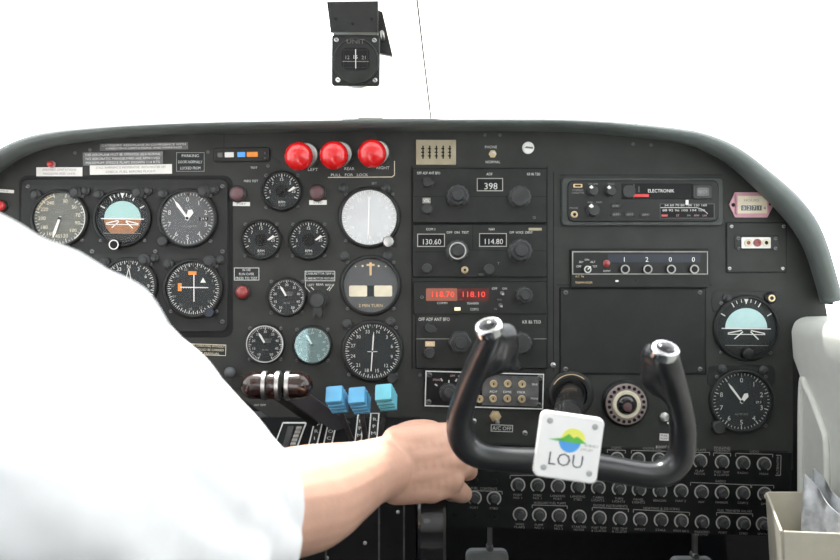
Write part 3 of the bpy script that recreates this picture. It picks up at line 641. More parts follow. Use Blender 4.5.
# Audio panel
t = unit('audio_selector_panel', 'white outlined audio selector panel with six brass push buttons behind the yoke', 484, 389.5, 119, 36, rot=1.6, d=4, cat='audio panel', m='black', r=1)
b = MB(); b.frame(0, 0, 118, 35.5, 1.1, 4, 4.5, 'print'); b.box(26, 0, 56, 30, 4, 4.2, 'steel_dark'); b.build('outline', t)
knob(t, -35.5, 3.5, 8.5, 4, 7, pt=True); b = MB(); b.line(-35.5, -9, -35.5, -5, 1, 4.4, 'white')
for a in (-60, -30, 30, 60): b.tick(-35.5, 3.5, 13, 16, a, 1.4, 4.4, 'print')
b.text('SPEAKER', -47, -9, 2, 4.4, 'mauve_print', 9); b.text('OFF', -32, -13.3, 2, 4.4, 'mauve_print'); b.text('PHONE', -23, -13, 2, 4.4, 'mauve_print', 7)
for i, s in enumerate(('COM1', 'COM2', 'NAV')): b.text(s, 9 + 14 * i, -13.6, 2.2, 4.6, 'print_dark', 8)
for i, s in enumerate(('ADF', 'DME', 'MKR')): b.text(s, 9 + 14 * i, 1.2, 2.2, 4.6, 'white', 8)
b.text('SPKR', 50, -7, 2, 4.6, 'white', 6); b.text('PHONE', 50, 7, 2, 4.6, 'white', 7); b.build('lettering', t)
for (x, y) in ((9, -6.6), (23, -7), (37.4, -6.9), (8.8, 8.2), (23, 7.8), (37.4, 7.9), (-4.5, 9)):
    b = MB(); b.lathe(x, y, [(3.8, 4), (3.8, 6), (3.2, 6.6), (1.8, 6.4)], 'brass', 24); b.box(x, y, 1.2, 2.4, 6.3, 6.7, 'black'); b.build('push_button', t)
screws(t, [(-55, -13.5), (-55, 13.5), (55, -13.5), (55, 13.5)], 2.8, 4.3, 'steel_dark')
# heater toggle below
t = thing('toggle_switch', 'brass nutted toggle switch above the boxed A/C OFF lettering', 'switch', 495.3, 416, 0, 2)
b = MB(); b.lathe(0, 0, [(6, 0), (6, 2), (4.4, 2.2), (4.2, 5), (3, 5.3)], 'brass', 6); b.build('nut', t)
b = MB(); b.lathe(1, 4, [(1.4, 4), (1.8, 12), (2.4, 15), (1.4, 17), (0.01, 17.3)], 'steel', 16); b.build('lever', t)
b = MB(); b.frame(7, 12, 22, 7, .6, 0, .3, 'print'); b.text('A/C OFF', 7, 12, 3.8, .4, 'print', 19); b.build('lettering', t)
t = thing('toggle_switch', 'small headset toggle between PHONE and NORMAL under the glareshield', 'switch', 492.6, 154, 0, 0)
b = MB(); b.lathe(0, 0, [(4, 0), (4, 1.6), (2.8, 1.8), (2.8, 3)], 'brass', 6); b.build('nut', t)
b = MB(); b.lathe(0, 0, [(1, 3), (1.2, 8), (1.6, 10), (0.01, 10.6)], 'steel', 14); b.build('lever', t)
t = thing('key_lock', 'bright round metal disc with a slot under the glareshield, right of the headset toggle', 'lock', 528, 148)
b = MB(); b.lathe(0, 0, [(6, 0), (6, 2), (5.4, 2.6)], 'white', 32); b.build('lock_face', t)
b = MB(); b.poly([(-4, .5), (-2, -1.2), (4.5, -.6), (4.5, 1.2)], 2.6, 3.0, 'steel_dark'); b.build('slot', t)
t = thing('warning_annunciator', 'beige label plate with five dark vertical slots above the centre radios', 'indicator', 436, 152.5)
b = MB(); b.rr(0, 0, 40, 25, .8, 0, 2, 'beige', bev=.4); b.build('plate', t)
for i in range(5):
    x = -13 + i * 6.7; b = MB(); b.box(x, 0, 1.4, 13, 2, 2.3, 'black')
    for k in range(3): b.box(x - .3, -3.5 + k * 3.6, 3.2, 1.1, 2, 2.3, 'black')
    b.build('slot', t)
# =================================================================== RIGHT SIDE AVIONICS
t = thing('cassette_radio', 'car cassette radio with a red bar, set in a rounded grey frame', 'cassette player', 641.7, 202)
b = MB(); b.rr(0, 0, 161, 48, 4, 0, 4, 'surround', bev=1); b.build('surround', t)
b = MB(); b.rr(0, -.5, 150, 41, 6, 4, 6, 'bezel', bev=.8); b.build('faceplate', t)
b = MB(); b.rr(13.5, -10, 70, 15.5, 1, 6, 6.6, 'black', bev=.3); b.rr(-14, -10, 12, 12, 5, 6.6, 7.4, 'knob'); b.line(-9.5, -17, -9.5, -3, .6, 6.9, 'steel_dark'); b.line(-4.5, -15, -4.5, -9, .8, 6.9, 'steel_dark'); b.box(-2.5, -5.8, 15.5, 2.6, 6.6, 7.2, 'red'); b.build('cassette_door', t)
b = MB(); b.rr(58.5, -9.4, 19, 14.5, 2, 6, 8, 'knob', bev=.7); b.rr(58.5, -9.4, 12, 8, 1.5, 8, 8.3, 'steel_dark'); b.text('EJECT', 58.5, -9.4, 2.6, 8.5, 'print_dim', 9); b.build('eject_button', t)
for (x, y, r) in ((-50.3, -10.3, 5), (-32.8, -10, 5), (-49.8, 9, 6)):
    knob(t, x, y, r, 6, 7, pt=False); b = MB(); b.poly([(x - r * .95, y - r * .6), (x - r * .5, y - r * 1.05), (x - r * .1, y - r * .55), (x - r * .5, y - r * .3)], 12.5, 13.4, 'white'); b.build('pointer', t)
b = MB(); b.lathe(-68.5, 13, [(3.6, 6), (3.4, 7), (2.6, 7.4), (1.4, 7.2), (1.2, 6.2)], 'brass', 20); b.cyl(-68.5, 13, 1.5, 7.2, 7.7, 'black', 12); b.build('jack', t)
for (x, y) in ((-27.5, 4.5), (-27.5, 13), (-14, 13), (1.5, 13.2)):
    b = MB(); b.rr(x, y, 10, 4.6, 2, 6, 7.2, 'knob', bev=.5); b.text('DIR' if y < 10 else 'AM', x, y, 2, 7.4, 'print_dim', 6); b.build('push_button', t)
b = MB(); b.rr(43.5, 9.5, 54, 14.5, 1, 6, 6.4, 'black'); b.frame(43.5, 9.5, 54, 14.5, .4, 6.4, 6.5, 'steel_dark')
b.text('54 60 70 80 100 120 160', 42, 3.8, 2.2, 6.6, 'print', 42); b.text('88 92 96 100 104 108', 40, 8.8, 2.2, 6.6, 'print', 42); b.line(17, 6.2, 52, 6.2, .6, 6.6, 'print'); b.arc(50, 24, 18, 0, 50, .6, 6.6, 'print'); b.box(21, 14, 6, 2, 6.4, 6.8, 'red_lamp'); b.text('ST', 34, 14, 2, 6.6, 'mauve_print'); b.text('FM', 45, 14, 2, 6.6, 'print_dim'); b.text('MW', 53, 14, 2, 6.6, 'mauve_print'); b.text('LW', 61, 14, 2, 6.6, 'mauve_print'); b.build('tuning_scale', t)
b = MB(); b.box(43, 1, 2.6, 4.6, 6.6, 8, 'white'); b.build('tuning_pointer', t)
b = MB(); b.text('ELECTRONIK', 17.5, -10.5, 3.2, 6.9, 'white', 26); b.rr(-65, -15.6, 9, 3.6, .8, 6, 6.3, 'orange_pale'); b.rr(-65, -15.6, 6, 1.8, .5, 6.3, 6.4, 'black'); b.text('STEREO', -65, -11.3, 1.8, 6.2, 'print_dim', 11); b.text('CASSETTE', -65, -8.6, 1.8, 6.2, 'print_dim', 12); b.text('VOLUME', -50, -17.3, 1.7, 6.2, 'print_dim'); b.text('TONE', -32, -17.3, 1.7, 6.2, 'print_dim'); b.text('PHONE', -69, 6.5, 1.7, 6.2, 'print_dim'); b.text('BAL   FAD', -48, .8, 1.7, 6.2, 'print_dim', 14); b.build('lettering', t)
# transponder
t = unit('transponder', 'transponder with white framed face and the digits 1 2 0 0', 639, 268.5, 137, 38, d=4, cat='transponder')
b = MB(); b.frame(0, -5.5, 135, 23, .9, 4, 4.5, 'print_mid'); b.box(0, -5.5, 133, 21, 3.9, 4.1, 'bezel'); b.box(14, -10, 92, 8, 4.1, 4.25, 'blue_dark'); b.build('outline', t)
for x, s in ((-15.7, '1'), (6.8, '2'), (30, '0'), (53, '0')):
    b = MB(); b.text(s, x, -9, 4.6, 4.4, 'white'); b.build('code_digit', t)
    b = MB(); b.lathe(x, .8, [(4.4, 4), (4.4, 7), (3.8, 8)], 'black', 28); b.ring(x, .8, 3.2, 4.5, 8, 8.4, 'print_mid', 32); b.build('code_knob', t)
b = MB(); b.lathe(-53, 1, [(4, 4), (4, 8), (3.4, 9)], 'knob', 24); b.ring(-53, 1, 2.6, 3.6, 9, 9.3, 'print', 24); b.line(-53, 1, -50, -2, 1, 9.4, 'white'); b.build('mode_switch', t)
b = MB(); b.lathe(-33.5, -5, [(3.6, 4), (3.6, 5), (2, 6), (.01, 6.3)], 'red_dark', 20); b.build('reply_lamp', t)
b = MB(); b.text('OFF', -61, -2, 2, 4.3, 'print'); b.text('SBY', -58.5, -6.5, 2, 4.3, 'print'); b.text('ON', -53, -8.7, 2, 4.3, 'print'); b.text('ALT', -47, -6.5, 2, 4.3, 'print'); b.text('TST', -45, -2, 2, 4.3, 'print'); b.text('IDENT', -33, 2.5, 1.8, 4.3, 'print', 7); b.text('KT 76', -60, 8, 1.8, 4.3, 'orange_pale', 8); b.text('TRANSPONDER', -56, 14, 2, 4.3, 'orange_pale', 17); b.box(-23, 12.5, 3, 1.8, 4, 4.4, 'white'); b.cyl(-5, 12, 1, 4, 4.6, 'black', 12); b.build('lettering', t)
# blank cover plate
t = thing('blank_cover_plate', 'large plain dark cover plate under the transponder', 'cover plate', 632.5, 331)
b = MB(); b.rr(0, 0, 147, 88, 1, 0, .4, 'black'); b.rr(0, 0, 144, 84, 1, .4, 1.6, 'panel2', bev=.4); b.build('plate', t)
screws(t, [(-67, -38.5), (67, -38.5), (-67, 38), (67, 38)], 2.4, 1.6)
# hour meter
t = thing('hour_meter', 'pink hour meter with an engraved counter window at upper right', 'meter', 750.5, 205)
b = MB(); b.poly([(-22, 0), (-16, -12.5), (17, -12.5), (21.5, -2), (21.5, 2), (16, 12.5), (-16, 12.5)], 0, 2, 'pink'); b.build('flange', t)
b = MB(); b.frame(.5, 0, 32, 20, 1.2, 2, 4.2, 'pink'); b.box(.5, 0, 30, 18, 2, 2.6, 'cream'); b.build('window', t)
b = MB()
for i in range(5): b.box(-8 + i * 5.2, 3.2, 4.6, 5, 2.6, 3.2, 'steel_dark' if i < 4 else 'cream'); b.text('02714'[i], -8 + i * 5.2, 3.2, 3.4, 3.4, 'white' if i < 4 else 'print_dark')
b.text('HOURS', 0, -4.5, 2.6, 2.8, 'print_dim', 15); b.build('counter', t)
screws(t, [(-18, 0), (19, -1)], 1.8, 2, 'black')
# jack plate
t = thing('headset_jack_plate', 'square grey plate with two white ringed sockets under the pink meter', 'socket plate', 756, 247.5)
b = MB(); b.rr(0, 0, 61, 51, 1.5, 0, .4, 'black'); b.rr(0, 0, 59, 49, 1.5, .4, 1.6, 'panel', bev=.4); b.rr(0, -5, 45, 14, 3, 1.6, 2.4, 'bezel', bev=.3); b.build('plate', t)
b = MB(); b.rr(-1, -4.6, 29, 11, 1, 2.4, 3, 'white'); b.build('socket_insert', t)
for x, m in ((-9, 'white'), (0, 'red_dark'), (9, 'white')):
    b = MB(); b.ring(x, -4.6, 2, 3.8, 3, 4.4, 'cream' if m == 'white' else m, 24); b.disc(x, -4.6, 2.2, 3.3, 'red_dark' if x < 8 else 'black', 16); b.build('socket', t)
screws(t, [(-18.5, -9), (-18.5, 1), (18.5, -9), (18.5, 1)], 2, 2.4); screws(t, [(27, -21), (-27, 21), (26, 21), (-25, -21)], 1.8, 1.6, 'steel')
# right attitude indicator and altimeter
t = ai('attitude_indicator', 'artificial horizon with pale teal upper half on the right side of the panel', 745.7, 328, 30, None, 'teal_pale', (1.5, 0), right=True)
b = MB(); b.rr(0, -26, 68, 22, 6, 0, .8, 'bezel', bev=.3); b.build('mounting_plate', t)
boss(t, -19, -30, 4.5, 5); 
b = MB(); b.lathe(24, -30, [(6, .5), (6, 3), (4.5, 5)], 'bezel', 24); b.ring(24, -30, 2, 3.4, 5, 5.6, 'brass', 24); b.build('caging_screw', t)
b = MB(); b.lathe(0, 25, [(6, 4), (5.5, 8), (4, 9)], 'bezel', 24); b.build('adjustment_knob', t)
t, f = gauge('altimeter', 'black altimeter beneath the teal horizon at the lower right of the panel', 741, 401, 29.5, 'dial', ring=3)
ticks(f, 0, 0, 28, 0, 360, 50, 5); nums(f, 0, 0, 21, [('0', 0), ('1', 36), ('2', 72), ('3', 108), ('4', 144), ('5', 180), ('6', 216), ('7', 252), ('8', 288)], 4.6)
f.box(17, 1, 9, 3.6, 1.2, 1.3, 'black'); f.text('29.9', 17, 1, 2.4, 1.45, 'print'); f.text('ALTITUDE', 0, 13, 2, 1.4, 'print_dim'); f.build('dial', t)
needle(t, -37, 23, 2.0); needle(t, 35, 10, 3, name='hundreds_needle', wide=2.6, d=2.6)
b = MB(); b.rr(0, -25, 68, 22, 6, 0, .8, 'bezel', bev=.3); b.build('mounting_plate', t)
boss(t, -19, -32, 4.5, 5); boss(t, 22, -31, 4.5, 5)
b = MB(); b.lathe(-24, 25.5, [(6.5, 1), (6.5, 7), (5.5, 8), (5, 7.6), (4, 7.6)], 'knob', 28); b.build('adjustment_knob', t)
# round ventilation outlet
t = thing('ventilation_outlet', 'round ventilation outlet with a ring of holes right of the control column', 'vent', 624.6, 403.3)
b = MB(); b.lathe(0, 0, [(23, 0), (23, 3), (21.5, 5), (20.6, 6), (20, 6)], 'bezel', 56); b.build('flange', t)
b = MB(); b.lathe(0, 0, [(20.5, 3), (20.5, 7), (19.8, 7.8), (14, 8.2), (14, 4)], 'vent_ring', 56)
for k in range(20):
    a = 2 * PI * (k + .5) / 20; b.cyl(17.2 * math.cos(a), 17.2 * math.sin(a), 1.75, 7, 8.6, 'black', 14)
b.build('perforated_ring', t)
b = MB(); b.lathe(0, 0, [(13.8, 5), (13.8, 9.4), (13, 10), (10.2, 9.6), (10, 6)], 'cream', 48); b.build('inner_ring', t)
b = MB(); b.lathe(0, 0, [(10.4, 5), (10, 9), (8, 12), (5.4, 13.4), (5.2, 13)], 'gloss_black', 36); b.build('nozzle', t)
b = MB(); b.lathe(0, 2, [(4.6, 13), (4, 15), (.01, 15.6)], 'lamp_mauve', 24); b.build('nozzle_cap', t)
# switch with white label behind right horn
t = thing('rocker_switch', 'chrome toggle above a small white label seen inside the right yoke horn', 'switch', 664, 419, 0, 3)
b = MB(); b.lathe(0, -2, [(5, 0), (5, 2), (3.4, 3)], 'steel', 8); b.build('nut', t)
b = MB(); b.lathe(1, 2, [(1.6, 2), (2, 9), (1, 11)], 'chrome', 14); b.build('lever', t)
b = MB(); b.box(1, 18, 9, 7, 0, .5, 'paper'); b.text('FUEL', 1, 16.5, 2, .7, 'print_dark', 7); b.text('PUMP', 1, 19.5, 2, .7, 'print_dark', 7); b.build('label_plate', t)

# =================================================================== CIRCUIT BREAKER PANEL
CB = thing('breaker_panel', 'glossy black sloping panel of circuit breakers below the radios and yoke', 'breaker panel', 607, 490, 0, 1.7)
b = MB(); b.poly([(-180, -42), (183, -43), (183, 40.5), (-175, 40.5)], .1, 1.5, 'breaker_face'); b.build('panel_plate', CB)
def cbm(x, y):        # image px -> panel-local px
    a = math.radians(-1.7); x -= 607; y -= 490
    return x * math.cos(a) - y * math.sin(a), x * math.sin(a) + y * math.cos(a)
b = MB()
def br(b, x0, y0, x1, y1, s, tw=None, ts=2.4, dn=3):
    p = cbm(x0, y0); q = cbm(x1, y1)
    b.line(*p, *q, .8, 1.75, 'print_dim'); b.line(p[0], p[1], p[0], p[1] + dn, .8, 1.75, 'print_dim'); b.line(q[0], q[1], q[0], q[1] + dn, .8, 1.75, 'print_dim')
    for i, l in enumerate(s.split('|')): b.text(l, (p[0] + q[0]) / 2, p[1] / 2 + q[1] / 2 - 2.4 - 2.8 * (len(s.split('|')) - 1 - i), ts, 1.75, 'print_dim', tw)
br(b, 607, 449.5, 625, 450, 'LIGHTS', 10); br(b, 631, 450, 672, 451, 'ENGINE IND', 18); br(b, 692, 452, 709, 452, 'FLAPS', 10); br(b, 713, 452.5, 730, 453, 'ENGINE|INSTRUMENTS', 16); br(b, 735, 453, 772, 454, 'RADIO', 9)
br(b, 510, 475, 546, 475, 'AUXILIARY FUEL', 24); br(b, 690, 482, 750, 484.5, 'RADIO', 10); br(b, 751, 484.5, 773, 485, '', None)
br(b, 532, 504.5, 567, 505.5, 'AUXILIARY FUEL PUMPS', 32); br(b, 592, 507, 628, 508.5, 'ENGINE INSTRUMENTS', 34); br(b, 633, 509, 689, 512, 'HEATING & DE-ICING', 36); br(b, 716, 512, 752, 513.5, 'FUEL TRANSFER VALVES', 34)
br(b, 466, 490, 502, 491, 'FUEL  CONTENTS', 26)
p = cbm(780, 465); b.line(p[0], p[1] - 10, p[0], p[1] + 10, .9, 1.75, 'print_dim'); b.line(p[0] - 5, p[1] - 10, p[0], p[1] - 10, .9, 1.75, 'print_dim'); b.line(p[0] - 5, p[1] + 10, p[0], p[1] + 10, .9, 1.75, 'print_dim'); b.text('ALTERNATOR', p[0] - 3, p[1], 2.4, 1.75, 'print_dim', 18, rot=-90)
b.build('lettering', CB)
b = MB()
for (x, y) in ((475, 480), (495, 481), (475, 515), (495, 516), (455, 514)): b.lathe(*cbm(x, y), [(3, 1.5), (2.6, 2.2), (1.2, 2.4)], 'black', 16)
b.build('blanking_plugs', CB)
ORD = ['first', 'second', 'third', 'fourth', 'fifth', 'sixth', 'seventh', 'eighth', 'ninth', 'tenth', 'eleventh', 'twelfth', 'thirteenth']
rows = [
 ('top row', [(617, 459, 'NAV|LIGHTS'), (638, 459.3, 'OIL|PRESS'), (659, 459.7, 'OIL|TEMP'), (700, 461, 'FLAP|MOTOR'), (722, 462, 'PORT TEMP|& CLUSTER'), (743, 463, 'RADIO'), (764, 464, 'MAIN')]),
 ('middle row', [(518, 485, 'PORT|NO 1'), (537.6, 485.4, 'STBD|NO 1'), (558, 486, 'LANDING|PORT'), (578, 486.6, 'LANDING|STBD'), (598.3, 487.5, 'CABIN|LIGHTS'), (619, 488.6, 'TURN|LIGHTS'), (639, 489.5, 'PANEL|LIGHTS'), (660, 490.7, 'BEACON'), (681, 491, 'NAV 2'), (701.5, 492, 'ADF'), (722, 492.5, 'MARKER'), (743, 493, 'COM 2'), (764.5, 494, 'DME')]),
 ('bottom row', [(520, 514.3, 'WING|FLAPS'), (539.3, 515, 'PUMP|NO 1'), (559, 515.8, 'PUMP|NO 2'), (579.3, 516.9, 'STARTER|MOTOR'), (599.3, 517.9, 'PORT TEMP|& CLUSTER'), (620, 518.7, 'STBD TEMP|& CLUSTER'), (640.3, 519.5, 'PITOT'), (661, 520, 'STALL'), (681.3, 521, 'PITOT NO 2'), (702, 522, 'WINDSCREEN|HEATER'), (723, 522.7, 'PORT'), (743.5, 523.5, 'STBD'), (763, 524, 'SPARE')]),
 ('pair beside the fist', [(474.4, 497.8, 'PORT'), (494, 498.4, 'STBD')])]
proto = None
for rn, lst in rows:
    for i, (x, y, s) in enumerate(lst):
        lab = ('%s breaker from the left in the %s, marked %s' % (ORD[i], rn, s.replace('|', ' '))) if len(lst) > 2 else ('%s circuit breaker of the pair beside the fist' % ('left', 'right')[i])
        if rn == 'top row': lab = '%s breaker from the left in the top row, marked %s' % (ORD[i], s.replace('|', ' '))
        if x == 764.5: lab = 'breaker with a bright worn button at the right end of the middle row'
        lab = lab.replace(' circuit', '')
        if proto is None:
            t = thing('circuit_breaker', lab, 'circuit breaker', x, y, 1.5 * u, 1.7, 'circuit breakers')
            q = MB(); q.arc(0, 0, 6.6, -150, 150, 1.5, .25, 'print_mid', 28); co = q.build('collar', t)
            q = MB(); q.lathe(0, 0, [(5.2, 0), (5.2, 2), (4.4, 2.4), (4.2, 6), (3.4, 7), (.01, 7.2)], 'knob', 24); bu = q.build('button', t)
            proto = (t, co, bu)
        else:
            t = proto[0].copy(); COL.objects.link(t); t.location = W(x, y, 1.5 * u); tag(t, lab, 'circuit breaker', 'circuit breakers')
            for c in proto[1:]:
                k = c.copy(); COL.objects.link(k); k.parent = t
            if x == 764.5:
                q = MB(); q.lathe(0, .5, [(3.2, 7.0), (3.0, 7.8), (.01, 8.2)], 'cream', 16); q.build('button_tip', t)
        q = MB()
        for j, l in enumerate(s.split('|')): q.text(l, 0, 9.8 + 2.9 * j, 2.2, .3, 'print_dim', min(15, 2.1 * len(l)))
        q.build('lettering', t)

# =================================================================== THROTTLE QUADRANT AND PEDESTAL
pd = thing('control_pedestal', 'black control pedestal with lever slots under the centre gauges', 'pedestal', 330, 420)
PZ = pd.location
b = MB()
p0, p1 = W(228, 418, .008), W(420, 418, .008)
q0, q1 = W(236, 462, .10), W(416, 462, .10)
r0, r1 = Vector((q0.x, q0.y, .02)), Vector((q1.x, q1.y, .02))
s0, s1 = Vector((q0.x, .05, .02)), Vector((q1.x, .05, .02)); t0, t1 = Vector((p0.x, .05, p0.z)), Vector((p1.x, .05, p1.z))
p0b, p1b = Vector((p0.x, -.008, p0.z)), Vector((p1.x, -.008, p1.z))
V = [v - PZ for v in (p0, p1, q0, q1, r0, r1, s0, s1, t0, t1)]
b.raw(V, [(0, 2, 3, 1), (2, 4, 5, 3), (4, 6, 7, 5), (6, 8, 9, 7), (8, 0, 1, 9), (0, 8, 6, 4, 2), (1, 3, 5, 7, 9)], 'black'); b.build('pedestal_body', pd, smooth=False)
# frame of the sloped face
ex = (p1 - p0).normalized(); ey = ((q0 + q1) / 2 - (p0 + p1) / 2); Ls = ey.length; ey = ey.normalized(); en = ex.cross(-ey).normalized()
if en.y > 0: en = -en
def Q(px, py):    # photo pixel -> point on sloped face
    cam = Vector((0, -D, Z0)); dr = (W(px, py, 0) - cam); k = (p0 - cam).dot(en) / dr.dot(en); return cam + dr * k
def quad(b, pts, h, m, h0=0.0):
    P = [Q(*p) for p in pts]; top_ = [p + en * h - PZ for p in P]; bo = [p + en * h0 - PZ for p in P]; n = len(P)
    b.raw(top_ + bo, [tuple(range(n))[::-1], tuple(range(n, 2 * n))] + [(i, (i + 1) % n, n + (i + 1) % n, n + i) for i in range(n)], m)
b = MB()
for (x0, x1, xs, ya, yb2) in ((283, 306, -14, 424, 462), (315, 323, -10, 421, 462), (329, 337, -9, 421, 462), (358, 364, -5, 416, 462), (371, 379, -4, 414, 462)):
    quad(b, [(x0, ya), (x1, ya), (x1 + xs, yb2), (x0 + xs, yb2)], .0015, 'bezel')
    quad(b, [(x0 - .6, ya), (x0 + .6, ya), (x0 + xs + .6, yb2), (x0 + xs - .6, yb2)], .002, 'print')
    quad(b, [(x1 - .6, ya), (x1 + .6, ya), (x1 + xs + .6, yb2), (x1 + xs - .6, yb2)], .002, 'print')
    quad(b, [(x0, ya - .7), (x1, ya - .7), (x1, ya + .7), (x0, ya + .7)], .002, 'print')
for k in range(6):     # comb notches in the left slot
    y = 429 + k * 4; x = 297 - (k * 4) * .37
    quad(b, [(x, y), (x + 5, y), (x + 4, y + 2.2), (x - 1, y + 2.2)], .004, 'print_mid', .001)
quad(b, [(288, 428), (294, 428), (286, 458), (280, 458)], .003, 'steel_dark', .001)
b.build('quadrant_plates', pd, smooth=False)
b = MB()
def qtext(s, px, py, h):
    vs, fs, x0, x1 = text_geo(s); k = h * u / .69; o = Q(px, py) + en * .0028; xm = (x0 + x1) / 2
    b.raw([o + ex * ((v[0] - xm) * k) - ey * ((v[1] - .35) * k) * 1.25 - PZ for v in vs], fs, 'print')
for i, c in enumerate('FRIC'): qtext(c, 318.5 - i * 2, 426 + i * 7, 4.4)
for i, c in enumerate('LOCK'): qtext(c, 332.5 - i * 1.8, 426 + i * 7, 4.4)
for i, c in enumerate('RPM'): qtext(c, 361 - i * .8, 423 + i * 7, 4.4); qtext(c, 375 - i * .8, 421 + i * 7, 4.4)
b.build('lettering', pd, smooth=False)
b = MB()
for x in (326, 379, 404):
    xa = W(x, 520, .101).x; b.raw([Vector((xa + a * .0011, -.1005 - c * .002, z)) - PZ for z in (.68, .1) for a, c in ((-1, 0), (1, 0), (1, 1), (-1, 1))], [(0, 1, 2, 3), (7, 6, 5, 4), (0, 4, 5, 1), (1, 5, 6, 2), (2, 6, 7, 3), (3, 7, 4, 0)], 'steel_dark')
b.build('panel_edges', pd, smooth=False)
for (x, y) in ((398, 512), (365, 543), (327, 558), (344, 520)):
    P = W(x, y, .101) - PZ; q = MB(); q.lathe(P.x / u, -P.z / u, [(1.8, -P.y / u), (1.8, -P.y / u + .6), (1, -P.y / u + 1)], 'steel', 14); q.build('screw', pd)
# throttle levers with brown knobs
def bar(b, P0, P1, w, t, m):     # flat bar in 3D: w across, t thick
    d = (P1 - P0).normalized(); a = Vector((0, -1, 0)); a = (a - d * a.dot(d)).normalized(); c = d.cross(a)
    vs = [p + c * i * w / 2 + a * j * t / 2 for p in (P0, P1) for i, j in ((-1, -1), (1, -1), (1, 1), (-1, 1))]
    b.raw(vs, [(3, 2, 1, 0), (4, 5, 6, 7), (0, 1, 5, 4), (1, 2, 6, 5), (2, 3, 7, 6), (3, 0, 4, 7)], m)
def xlathe(b, c, prof, m, seg=36):      # lathe around the x axis; prof (x offset, radius)
    vs = []; fs = []
    for (x, r) in prof:
        for k in range(seg): a = 2 * PI * k / seg; vs.append(c + Vector((x, r * math.cos(a), r * math.sin(a))))
    n = len(prof)
    for i in range(n - 1):
        for k in range(seg): fs.append((i * seg + k, (i + 1) * seg + k, (i + 1) * seg + (k + 1) % seg, i * seg + (k + 1) % seg))
    fs.append(tuple(range(seg))); fs.append(tuple((n - 1) * seg + k for k in range(seg))[::-1]); b.raw(vs, fs, m)
TD = .12; ts_ = (D - TD) / FP
def cap(x0, x1, r, side):
    n = 9
    if side < 0: return [(x0 + r - r * math.cos(PI / 2 * k / n), max(r * math.sin(PI / 2 * k / n), 1e-4)) for k in range(n + 1)] + [(x1, r)]
    return [(x0, r)] + [(x1 - r + r * math.sin(PI / 2 * k / n), max(r * math.cos(PI / 2 * k / n), 1e-4)) for k in range(n + 1)]
for (name, xa, xb, side, foot, lab) in (('L', 241, 263, -1, (318, 424), 'left throttle lever ending in a rounded brown knob half'), ('C', 268, 276, 0, (331, 424), 'middle throttle lever with a short brown knob drum between two grey rings'), ('R', 290, 313, 1, (344, 427), 'right throttle lever with broad dark arm and rounded brown knob end')):
    cpx = (xa + xb) / 2; C0 = W(cpx, 385.5, TD); F = Q(*foot) - en * .002
    t = bpy.data.objects.new('throttle_lever', None); COL.objects.link(t); t.location = F; tag(t, lab, 'lever', 'throttle levers')
    b = MB(); r = 13.6 * ts_; x0 = (xa - cpx) * ts_; x1 = (xb - cpx) * ts_
    prof = cap(x0, x1, r, side) if side else [(x0, r * .97), (0, r), (x1, r * .97)]
    xlathe(b, C0 - F, prof, 'brown_gloss'); b.build('knob', t, angle=.9)
    b = MB(); xr = {-1: (xb + 2 - cpx), 0: (xb + 2.2 - cpx), 1: (xa - 2 - cpx)}[side] * ts_
    xlathe(b, C0 - F + Vector((xr, 0, 0)), [(-2.4 * ts_, r * .98), (-1.8 * ts_, r * 1.08), (1.8 * ts_, r * 1.08), (2.4 * ts_, r * .98)], 'steel'); b.build('knob_ring', t)
    b = MB(); w = {-1: .008, 0: .009, 1: .021}[side]; bar(b, C0 - F + Vector((xr, .008, -.006)), Vector((0, 0, 0)), w, .005, 'arm_lit_grey' if side > 0 else 'unit'); b.build('arm', t, smooth=False)
# three blue propeller levers
for i, (x, y, foot, mt, lab) in enumerate(((337, 399, (352, 440), 'blue', 'left blue ribbed propeller lever'), (359.5, 400, (366, 440), 'blue', 'middle blue ribbed propeller lever'), (386, 397, (379, 440), 'blue_teal', 'right blue ribbed propeller lever, standing apart from the other two'))):
    dd = .11; C0 = W(x, y, dd); s = (D - dd) / FP; F = Q(*foot) - en * .002
    t = bpy.data.objects.new('propeller_lever', None); COL.objects.link(t); t.location = F; tag(t, lab, 'lever', 'blue propeller levers')
    b = MB()
    def bx_(w, h, dp, off, bev=.002):
        bm = bmesh.new(); bmesh.ops.create_cube(bm, size=1)
        for v in bm.verts: v.co = Vector((v.co.x * w, v.co.y * dp, v.co.z * h))
        bmesh.ops.bevel(bm, geom=bm.edges[:], offset=bev, segments=2, affect='EDGES', profile=.5)
        R = Matrix.Rotation(math.radians(-34), 3, 'X') @ Matrix.Rotation(math.radians(-11), 3, 'Z')
        bm.verts.ensure_lookup_table(); vs = [(C0 - F) + R @ (v.co + Vector(off)) for v in bm.verts]; fs = [tuple(v.index for v in f.verts) for f in bm.faces]; bm.free(); b.raw(vs, fs, mt)
    bx_(17 * s, 17.5 * s, 7 * s, (0, -9 * s, 0), .0018)
    for k in range(3): bx_(17 * s, 18 * s, 4.2 * s, (0, (-1.0 + k * 6.6) * s, 0), .001)
    bx_(12.5 * s, 13 * s, 24 * s, (0, 4 * s, 0), .001)
    b.build('ribbed_grip', t, angle=.5)
    b = MB(); bar(b, C0 - F + Vector((0, .02, -.012)), Vector((0, 0, 0)), .006, .004, 'steel_dark'); b.build('arm', t, smooth=False)
t = thing('small_knob', 'small grey ball knob left of the brown throttle knobs', 'knob', 233, 371)
b = MB(); b.cyl(0, 0, 2, 0, 12, 'steel_dark', 14); b.lathe(0, 0, [(2, 10)] + [(5.6 * math.sin(a), 14 - 5.6 * math.cos(a)) for a in [PI * k / 10 for k in range(2, 10)]] + [(.01, 19.6)], 'dial_grey', 20); b.build('ball', t)
